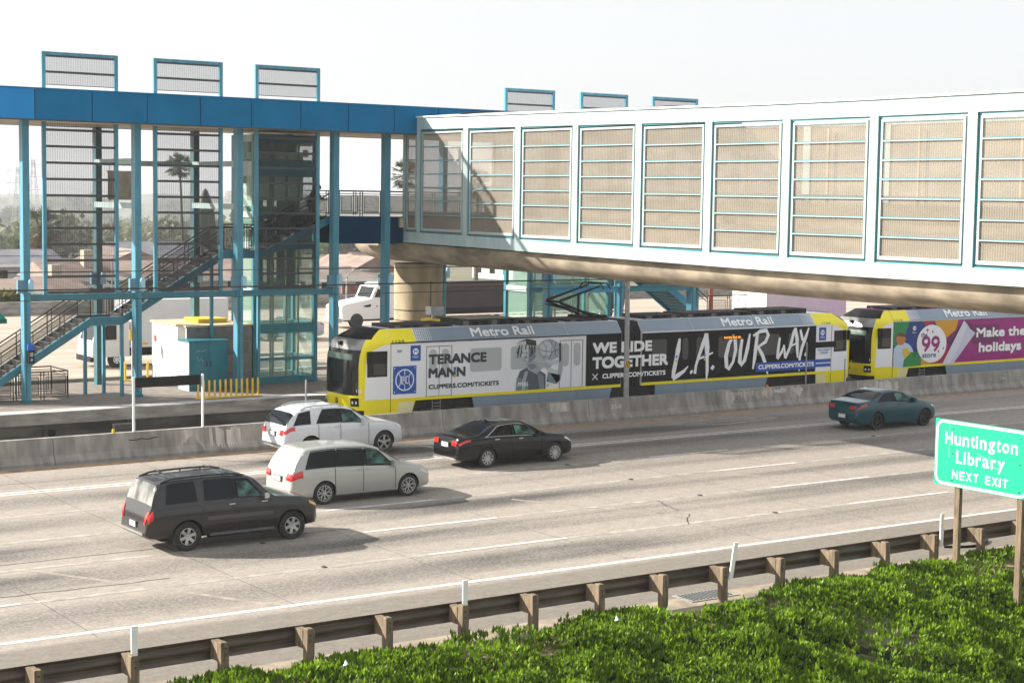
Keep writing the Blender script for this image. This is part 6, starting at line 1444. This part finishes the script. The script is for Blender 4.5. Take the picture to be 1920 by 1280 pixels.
# ================================================================== person climbing the stairs
def person(x, y, z):
    g = thing('person', (x, y, z), 'person in dark hooded clothes leaning forward while climbing the last stair flight', 'person')
    J = dict(pelvis=(0, 0, .86), waist=(.08, 0, 1.02), chest=(.24, 0, 1.24), neck=(.36, 0, 1.40), head=(.44, 0, 1.47), crown=(.50, 0, 1.60),
             shL=(.26, .19, 1.33), shR=(.26, -.19, 1.33), elL=(.34, .24, 1.05), elR=(.40, -.24, 1.07), waL=(.56, .2, 1.0), waR=(.60, -.22, 1.02),
             hiL=(0, .1, .82), hiR=(0, -.1, .82), knL=(.30, .1, .60), knR=(-.02, -.1, .44), anL=(.24, .1, .22), anR=(-.16, -.1, .08), toL=(.42, .1, .17), toR=(.02, -.1, .03))
    R_ = dict(pelvis=.15, waist=.13, chest=.16, neck=.06, head=.095, crown=.08, shL=.085, shR=.085, elL=.055, elR=.055, waL=.035, waR=.035, hiL=.10, hiR=.10, knL=.07, knR=.07, anL=.05, anR=.05, toL=.04, toR=.04)
    E_ = [('pelvis', 'waist'), ('waist', 'chest'), ('chest', 'neck'), ('neck', 'head'), ('head', 'crown'), ('chest', 'shL'), ('chest', 'shR'), ('shL', 'elL'), ('shR', 'elR'), ('elL', 'waL'), ('elR', 'waR'), ('pelvis', 'hiL'), ('pelvis', 'hiR'), ('hiL', 'knL'), ('hiR', 'knR'), ('knL', 'anL'), ('knR', 'anR'), ('anL', 'toL'), ('anR', 'toR')]
    for s_, sy in (('L', 1), ('R', -1)):       # hands: palm and five short fingers each
        wv = Vector(J['wa'+s_]); pm_ = wv+Vector((.07, 0, .0)); J['pa'+s_] = tuple(pm_); R_['pa'+s_] = .032; E_.append(('wa'+s_, 'pa'+s_))
        for q in range(5):
            nm = 'f%d%s' % (q, s_); off = Vector((.07-(.03 if q == 4 else 0), (q-1.5)*.018 if q < 4 else -sy*.045, -.02)); J[nm] = tuple(pm_+off); R_[nm] = .010; E_.append(('pa'+s_, nm))
    names = list(J); me = bpy.data.meshes.new('body'); me.from_pydata([J[n] for n in names], [(names.index(a), names.index(b)) for a, b in E_], [])
    o = bpy.data.objects.new('body', me); COL.objects.link(o); o.parent = g
    md = o.modifiers.new('skin', 'SKIN'); md.use_smooth_shade = True
    for i, n in enumerate(names): me.skin_vertices[0].data[i].radius = (R_[n], R_[n])
    me.skin_vertices[0].data[names.index('pelvis')].use_root = True
    o.modifiers.new('sub', 'SUBSURF').levels = 1; o.modifiers['sub'].render_levels = 1
    dg = bpy.context.evaluated_depsgraph_get(); dg.update(); nm = bpy.data.meshes.new_from_object(o.evaluated_get(dg)); o.modifiers.clear(); o.data = nm
    SK = mat('skin', (.35, .20, .13), .6); CL = mat('dark_clothing', (.018, .017, .018), .8); JE = mat('dark_trousers', (.022, .022, .026), .8); SH = mat('shoe', (.03, .03, .03), .6)
    for q in (CL, SK, JE, SH): nm.materials.append(q)
    for p in nm.polygons:
        c_ = p.center; p.material_index = 2 if c_.z < .88 else 0
        if c_.x > .40 and c_.z > 1.40: p.material_index = 1
        if c_.x > .58 and c_.z < 1.2: p.material_index = 1
        if c_.z < .10 or (c_.z < .24 and c_.y > 0 and c_.x > .2): p.material_index = 3
        p.use_smooth = True
    HR = mat('hair', (.012, .010, .009), .9)
    m = MB(); m.lathe([(.02, -.1), (.085, -.06), (.115, .0), (.115, .05), (.08, .11), (.02, .13)], (.435, 0, 1.51), 'z', HR, 12); m.v = [(p[0]-.02*(p[2] > 1.5), p[1], p[2]) for p in m.v]; lp(m, 'hood', g)
    m = MB(); m.box(.535, .56, -.012, .012, 1.47, 1.51, SK); m.box(.53, .545, -.05, -.02, 1.515, 1.53, BLACK); m.box(.53, .545, .02, .05, 1.515, 1.53, BLACK); lp(m, 'face', g)
    return g
person(33.0, 62.3, 7.66)

# ================================================================== background
def tree_mesh(name, cm, h, w_, seed, n=3200, leaf=.36, trunkr=.25, lobes=9):
    r_ = np.random.default_rng(seed); cent = []; 
    for k in range(lobes):
        a = r_.uniform(0, 2*pi); rr_ = w_*.5*r_.uniform(.1, .75); z = h*(.42+.45*r_.uniform(0, 1)); s = w_*r_.uniform(.22, .36)*(1-.35*(z/h-.4)); cent.append((rr_*cos(a), rr_*sin(a), z, s))
    per = n//lobes; P = []
    for (cx, cy, cz, s) in cent:
        d = r_.normal(0, 1, (per, 3)); d /= np.linalg.norm(d, axis=1)[:, None]; q = d*(s*r_.uniform(.55, 1.12, (per, 1))); q[:, 2] *= .8; P.append(q+np.array([cx, cy, cz]))
    P = np.concatenate(P); N_ = len(P); a = r_.normal(0, 1, (N_, 3)); a /= np.linalg.norm(a, axis=1)[:, None]; b = np.cross(a, r_.normal(0, 1, (N_, 3))); b /= np.linalg.norm(b, axis=1)[:, None]
    L = leaf*r_.uniform(.6, 1.3, (N_, 1)); v = np.stack([P-a*L*.5, P+b*L*.35, P+a*L*.5, P-b*L*.35], 1).reshape(-1, 3)
    me = bpy.data.meshes.new(name); me.from_pydata(v.tolist(), [], [(4*i, 4*i+1, 4*i+2, 4*i+3) for i in range(N_)]); me.materials.append(cm)
    tb = MB(); tb.tube([(0, 0, -.3), (.1, 0, h*.25), (0, .1, h*.5), (.1, 0, h*.75)], [trunkr, trunkr*.8, trunkr*.55, trunkr*.2], BARK, 7)
    for (cx, cy, cz, s) in cent[:5]: tb.tube([(0, 0, h*.35), (cx*.5, cy*.5, (h*.35+cz)/2), (cx, cy, cz)], [trunkr*.45, trunkr*.3, trunkr*.1], BARK, 5)
    return me, tb
BARK = mat('bark', (.10, .075, .05), .95, var=.3, scale=4)
CR = [leafmat('crown_green', (.10, .15, .035), (.03, .055, .015)), leafmat('crown_dark', (.075, .10, .055), (.035, .05, .025)), leafmat('crown_yellow', (.42, .33, .03), (.16, .15, .02)), leafmat('crown_olive_hazed', (.17, .18, .10), (.08, .09, .05))]  # olive crown paled, distance haze put into the leaf colour
protos = []
for k, (c_, h, w_) in enumerate(((0, 9, 8), (1, 12, 9), (2, 5, 6), (3, 8, 8), (1, 10, 6))):
    protos.append((tree_mesh('crown', CR[c_], h, w_, 20+k), h, w_))
tmesh = [None]*5
def place_tree(k, x, y, s, rz, label, zz=0., sz=1.):
    g = thing('broadleaf_tree', (x, y, zz), label, 'tree', 'hazy trees behind the houses')
    (me, tb), h, w_ = protos[k]; o = bpy.data.objects.new('crown', me); COL.objects.link(o); o.parent = g
    if tmesh[k] is None: t = tb.build('trunk', None); tmesh[k] = t.data; t.parent = g
    else: t = bpy.data.objects.new('trunk', tmesh[k]); COL.objects.link(t); t.parent = g
    g.scale = (s, s, s*sz); g.rotation_euler = (0, 0, rz); return g
def pos(px, Y): # column of the view to a ground position, plain trigonometry
    return Y*math.tan(YAW+math.atan((px-960)/3170.9))
rt = random.Random(5)
def ztop(px, py, Y):    # height of a sight line above a distant ground position
    return CH+Y*(f*3170.9+r2*(px-960)-u2*(py-640)).z/(f*3170.9+r2*(px-960)-u2*(py-640)).y
TL = [(5, 260, 0, 425, 'blurred green tree at the extreme left edge'), (38, 230, 0, 432, 'green tree just left of the leftmost column'), (72, 420, 1, 392, 'faint tall tree behind the leftmost column'), (15, 480, 1, 384, 'very faint far tree at the left edge'), (48, 500, 4, 376, 'very faint far pointed tree left of the first column'),
      (100, 300, 1, 400, 'dark tree at the left of the first screen'), (122, 290, 1, 398, 'dark tree with dense top inside the first screen'), (150, 330, 0, 428, 'green tree in the middle of the first screen'), (178, 320, 3, 432, 'olive tree in the middle of the first screen'), (205, 340, 1, 425, 'dark tree at the right of the first screen'),
      (232, 420, 3, 405, 'hazy tree right of the first screen'), (262, 400, 0, 400, 'hazy tree between the first two screens'), (290, 360, 1, 412, 'dark tree at the left of the second screen'), (318, 420, 0, 404, 'pale far tree left of the tall palm'), (345, 330, 3, 440, 'small hazy tree behind the upper stairs'), (362, 440, 1, 405, 'far tree right of the tall palm'),
      (425, 380, 0, 415, 'pale tree beside the lift glass'), (455, 400, 3, 420, 'pale olive tree behind the lift'), (600, 300, 3, 440, 'tree just right of the lift under the landing'), (615, 230, 0, 462, 'greener bush-like tree under the landing'), (645, 330, 1, 428, 'dark tree below the navy deck'), (668, 300, 4, 430, 'dark pointed tree below the deck end'), (690, 340, 1, 425, 'broad dark tree left of the pier'), (712, 230, 0, 470, 'bright green tree left of the concrete pier'),
      (850, 200, 2, 500, 'yellow flowering tree right of the pier'), (878, 300, 1, 470, 'dark hazy tree behind the yellow one'), (900, 220, 2, 512, 'small yellow tree beside the column pair'), (935, 300, 1, 470, 'dark tree behind the second lift'), (1010, 300, 0, 470, 'green tree behind the second lift'), (1105, 200, 0, 540, 'small green tree behind the far stairs'), (1330, 220, 3, 545, 'low tree seen between the far stairs and girder'), (1480, 250, 3, 540, 'low tree under the right part of the footbridge')]
for (px, Y, k, ty, l) in TL:
    Y = Y*1.9 if Y > 250 else Y*1.1
    zg = zslope(Y); H_ = max(3.2, ztop(px, ty, Y)-zg); s_ = max(H_/protos[k][1], .62); place_tree(k, pos(px, Y), Y, s_, rt.uniform(0, 6), l, zg, H_/protos[k][1]/s_)
HILL = mat('hillside', (.06, .075, .04), 1, var=.5, scale=.02)
def HP(a, b):
    x = -300+2200*a; x = x*2.2; return (x, 1450+420*b, -30+(38+3*sin(x*.006)+2*sin(x*.017+1)+1.5*sin(x*.05))*sin(pi*min(1, b)*.5))
m = MB(); m.grid(HP, 90, 8, HILL, True); struct(m.build('hills'))
r_ = np.random.default_rng(3); nb = 900; bx_ = r_.uniform(0, 1, nb); by_ = 300+1450*r_.uniform(0, 1, nb)**1.2; P_ = []
for q, yy in zip(bx_, by_):
    xx = yy*(.30+.95*q); zg = zslope(yy) if yy < 1450 else HP((xx/2.2+300)/2200, (yy-1450)/420)[2]; R0 = r_.uniform(3.5, 7); hh = r_.uniform(4, 7)*(1 if yy < 600 else 1.5)
    d = r_.normal(0, 1, (240, 3)); d /= np.linalg.norm(d, axis=1)[:, None]; d *= R0*r_.uniform(.6, 1.1, (240, 1)); d[:, 2] *= .7*hh/6; P_.append(d+np.array([xx, yy, zg+hh*.55]))
o = leaf_field(np.concatenate(P_), 1, 1.5, CR[3], 'far_woods', .3, 1.2, .45); tag(o, 'far-off hazy woods on the falling ground behind the houses', 'woods'); o['kind'] = 'stuff'
# palms
PALMT = mat('palm_trunk', (.13, .10, .075), .9, var=.3, scale=3); PF = leafmat('palm_frond', (.07, .10, .04), (.03, .045, .02)); PD = leafmat('dead_frond', (.20, .13, .06), (.08, .05, .03))
def palm(x, y, h, s, lean, label, dead=False):
    g = thing('fan_palm', (x, y, 0), label, 'palm tree', 'palm trees')
    m = MB(); top = Vector((x+lean, y, h)); m.tube([(x, y, -.3), (x+lean*.2, y, h*.4), (x+lean*.6, y, h*.75), top], [.26, .17, .14, .13], PALMT, 8); m.build('trunk', g)
    m = MB(); r_ = random.Random(int(x*10)); nf = 64
    for k in range(nf):
        az = r_.uniform(0, 2*pi); el_ = r_.uniform(-.9, 1.3) if not dead else r_.uniform(-1.45, 1.2); L = s*r_.uniform(.8, 1.1); d = Vector((cos(az)*cos(el_), sin(az)*cos(el_), sin(el_)))
        side = d.cross(Vector((0, 0, 1))).normalized() if abs(d.z) < .98 else Vector((1, 0, 0)); hub = top+d*L*.55; mt = PD if dead and el_ < -.2 else PF
        m.bar(top, hub, .05, .03, mt)
        for q in range(9):
            t = (q-4)/4*1.05; dd = (d*cos(t)+side*sin(t)).normalized(); tip = hub+dd*L*.5+Vector((0, 0, -.18*L*abs(t))); pw = side*cos(t)*.07*s*.4-d*sin(t)*.07*s*.4
            m.add([hub, hub+dd*L*.28+pw, tip, hub+dd*L*.28-pw], [(0, 1, 2, 3)], mt)
    m.build('crown', g)
palm(pos(341, 190), 190, 12.0, 1.9, -.4, 'tall slender palm seen through the second perforated screen')
palm(pos(756, 150), 150, 11.0, 1.9, .2, 'palm crown just left of the footbridge end')
palm(pos(890, 130), 130, 9.8, 1.9, .2, 'palm crown glimpsed through the footbridge screens')
palm(pos(72, 165), 165, 5.2, 2.4, .1, 'shaggy low palm with dry skirt behind the leftmost column', True)
palm(pos(560, 170), 170, 5.0, 2.2, .1, 'shaggy palm behind the lift', True)
m = MB()
for px_, Y_, h_ in ((383, 220, 7.0),):
    x = pos(px_, Y_); m.lathe([(.3, 0), (1.5, 1.5), (1.7, 4), (1.2, 8), (.4, 10.2), (0, 10.6)], (x, Y_, -1), 'z', CR[1], 10)
o = m.build('cypress', smooth=60); tag(o, 'narrow dark cypress at the right of the second screen', 'tree')
# houses
STU = [mat('stucco_grey', (.42, .43, .45), .9, var=.1), mat('stucco_cream', (.55, .48, .38), .9, var=.1), mat('stucco_white', (.66, .64, .60), .9, var=.08)]
RFM = [mat('roof_slate', (.16, .16, .18), .9, var=.25, scale=.8), mat('roof_terracotta_hazed', (.25, .185, .155), .9, var=.25, scale=.8), mat('roof_brown', (.20, .165, .14), .9, var=.25, scale=.8)]  # terracotta desaturated so the tile colour carries some haze
def house(px, Y, wx, dy, h, rh, s, rf, label, ridge='x', chim=False):
    x0 = pos(px, Y); g = thing('house', (x0, Y, 0), label, 'house', 'houses beyond the freeway'); x1 = x0+wx
    m = MB(); m.box(x0, x1, Y, Y+dy, -.5, h, STU[s]); wl = m.build('wall', g)
    m = MB(); o_ = .5
    if ridge == 'x': m.prism([(Y-o_, h-.1), (Y+dy+o_, h-.1), (Y+dy/2, h+rh)], 'x', x0-o_, x1+o_, RFM[rf])
    else:
        m.prism([(x0-o_, h-.1), (x1+o_, h-.1), ((x0+x1)/2, h+rh)], 'y', Y-o_, Y+dy+o_, RFM[rf])
    m.build('roof', g)
    m = MB(); m.box(x0-.6, x1+.6, Y-o_-.08, Y-o_-.01, h-.22, h-.02, WHITE); m.build('eaves', g)
    n = max(2, int(wx/3.2))
    for k in range(n):
        a = x0+wx*(k+.5)/n; m = MB(); m.box(a-.6, a+.6, Y-.03, Y-.005, h*.35, h*.78, TWN); m.box(a-.7, a+.7, Y-.05, Y-.031, h*.30, h*.35, WHITE); m.build('window', g)
    for k in range(3):
        b = Y+dy*(k+.5)/3; m = MB(); m.box(x0-.03, x0-.005, b-.5, b+.5, h*.35, h*.78, TWN); m.build('window', g)
    if chim: m = MB(); m.box(x0+wx*.35, x0+wx*.35+.9, Y+dy*.3, Y+dy*.3+.9, h, h+rh+1.0, STU[1]); m.build('chimney', g)
house(-40, 150, 7.5, 8, 2.3, 1.2, 0, 0, 'grey house with slate gable roof at the left edge', 'x')
house(-60, 128, 9, 7, 1.2, .8, 1, 1, 'low cream building with terracotta roof at the left edge')
house(62, 135, 6, 6, 1.2, .6, 2, 2, 'pale low house right of the leftmost column', 'x', True)
house(100, 140, 10, 8, 1.5, 1.3, 1, 1, 'long house with terracotta roof and chimney behind the first screen', 'x', True)
house(175, 150, 8, 8, 1.8, 1.8, 1, 1, 'gabled terracotta house at the right of the first screen', 'y')
house(232, 175, 10, 8, 2.0, 1.4, 2, 0, 'pale house with slate roof right of the first screen')
house(305, 140, 9, 8, 1.3, 1.2, 1, 1, 'terracotta roofed house behind the second screen')
house(395, 150, 6, 8, 1.5, 1.2, 2, 2, 'small brown roofed house near the lift')
house(580, 135, 7, 8, 1.3, 1.0, 2, 2, 'pale low house right of the first lift')
house(650, 138, 5.5, 8, 1.7, 1.5, 1, 1, 'pinkish gabled house under the navy deck', 'y')
house(700, 140, 8, 8, 1.7, 1.7, 1, 1, 'pinkish gabled house left of the concrete pier', 'x')
house(960, 150, 14, 8, 1.6, 1.2, 0, 0, 'grey house behind the second lift')
house(1230, 160, 14, 8, 1.6, 1.2, 2, 2, 'low house seen under the middle of the girder')
m = MB(); m.box(pos(640, 124), pos(640, 124)+12, 124, 124.3, -.2, 1.5, mat('maroon_fence', (.22, .09, .08), .8, var=.3)); tag(m.build('maroon_fence'), 'long maroon fence behind the white tractor unit', 'fence')
m = MB(); m.box(pos(0, 122), pos(200, 122), 121.5, 121.7, -.2, .9, mat('grey_fence', (.26, .25, .24), .9, var=.3)); tag(m.build('board_fence'), 'pale fence in front of the houses at left', 'fence')
BUSH = leafmat('bush_olive', (.22, .22, .05), (.07, .09, .02))
pp = []
for k in range(900):
    x = rng.uniform(pos(-30, 121), pos(45, 121)); pp.append((x, 121+rng.uniform(-.5, .5), rng.uniform(.2, 1.5)))
o = leaf_field(np.array(pp), 5, .35, BUSH, 'hedge', .25, .9, .25); tag(o, 'yellow-green hedge at the left edge above the green awning', 'hedge')
# power pylons
PYL = mat('pylon_steel', (.28, .29, .30), .6, metal=.4)
def pylon(px, Y, h, label):
    x = pos(px, Y); z00 = zslope(Y); h = ztop(px, h, Y)-z00; g = thing('power_pylon', (x, Y, z00), label, 'pylon', 'power pylons in the haze'); m = MB(); n = 9
    def wz(q): return 3.2*(1-q)**1.4+.5
    for k in range(n):
        a, b = k/n, (k+1)/n; A = [(x+sx*wz(a), Y+sy*wz(a), z00+h*a) for sx in (-1, 1) for sy in (-1, 1)]; Bq = [(x+sx*wz(b), Y+sy*wz(b), z00+h*b) for sx in (-1, 1) for sy in (-1, 1)]
        for i in range(4): m.bar(A[i], Bq[i], .16, .16, PYL)
        for (i, j) in ((0, 1), (2, 3), (0, 2), (1, 3)): m.bar(A[i], Bq[j], .09, .09, PYL); m.bar(A[j], Bq[i], .09, .09, PYL)
    m.build('lattice_tower', g)
    for z in (.66, .80, .94):
        z = z+z00/h; m = MB(); m.bar((x-4.6, Y, h*z), (x+4.6, Y, h*z), .16, .16, PYL)
        for s in (-1, 1): m.bar((x+s*4.6, Y, h*z), (x+s*.6, Y, h*z+1.4), .1, .1, PYL); m.bar((x+s*4.4, Y, h*z), (x+s*4.4, Y, h*z-1.6), .12, .12, PYL)
        m.build('cross_arm', g)
pylon(33, 720, 312, 'farther lattice power pylon, left of the pair in the haze'); pylon(62, 640, 298, 'nearer lattice power pylon beside the leftmost column')
xa = pos(62, 640)
for z, yy, ln in ((8.5, 639, 'lowest'), (12.5, 640, 'middle'), (16.5, 641, 'highest')):
    m = MB(); m.tube([(xa+4.4+k*20, yy+(k*8), z-1.6-6*(1-((k-8)/8)**2)) for k in range(17)], .035, PYL, 4); tag(m.build('power_line'), ln+' sagging power line leaving the nearer pylon to the right', 'wire', 'power lines in the haze')
g = thing('street_lamp', (pos(42, 120), 120, 0), 'slim street lamp left of the leftmost column', 'street lamp', 'street lamps beyond the freeway')
for i, (px, Y, h, l) in enumerate(((42, 120, 4.2, None), (208, 122, 4.4, 'curved street lamp at the right of the first screen'), (648, 108, 3.4, 'white curved-arm street lamp above the tractor unit'))):
    x = pos(px, Y)
    if i: g = thing('street_lamp', (x, Y, 0), l, 'street lamp', 'street lamps beyond the freeway')
    m = MB(); m.tube([(x, Y, 0), (x, Y, h*.8), (x+.15, Y, h*.93), (x+.6, Y, h), (x+1.3, Y, h+.05)], [.07, .06, .06, .05, .05], STEEL, 6); m.build('pole', g); m = MB(); m.box(x+1.2, x+1.9, Y-.12, Y+.12, h, h+.1, STEEL); m.build('lamp_head', g)
# ------------------------------------------------------------------ haze
hz = bpy.data.materials.new('haze_air'); hz.use_nodes = True; t = hz.node_tree; t.nodes.clear()
o_ = t.nodes.new('ShaderNodeOutputMaterial'); pv = t.nodes.new('ShaderNodeVolumePrincipled'); pv.inputs['Color'].default_value = (.95, .97, 1, 1); pv.inputs['Density'].default_value = .00028; pv.inputs['Anisotropy'].default_value = .2
t.links.new(pv.outputs[0], o_.inputs['Volume'])
m = MB(); m.box(-800, 4600, -60, 2100, -32, 46, hz); o = m.build('haze'); o['kind'] = 'stuff'; o['label'] = 'pale morning haze over the valley'; o['category'] = 'haze'

for o in COL.objects:
    if '_o' in o: del o['_o']
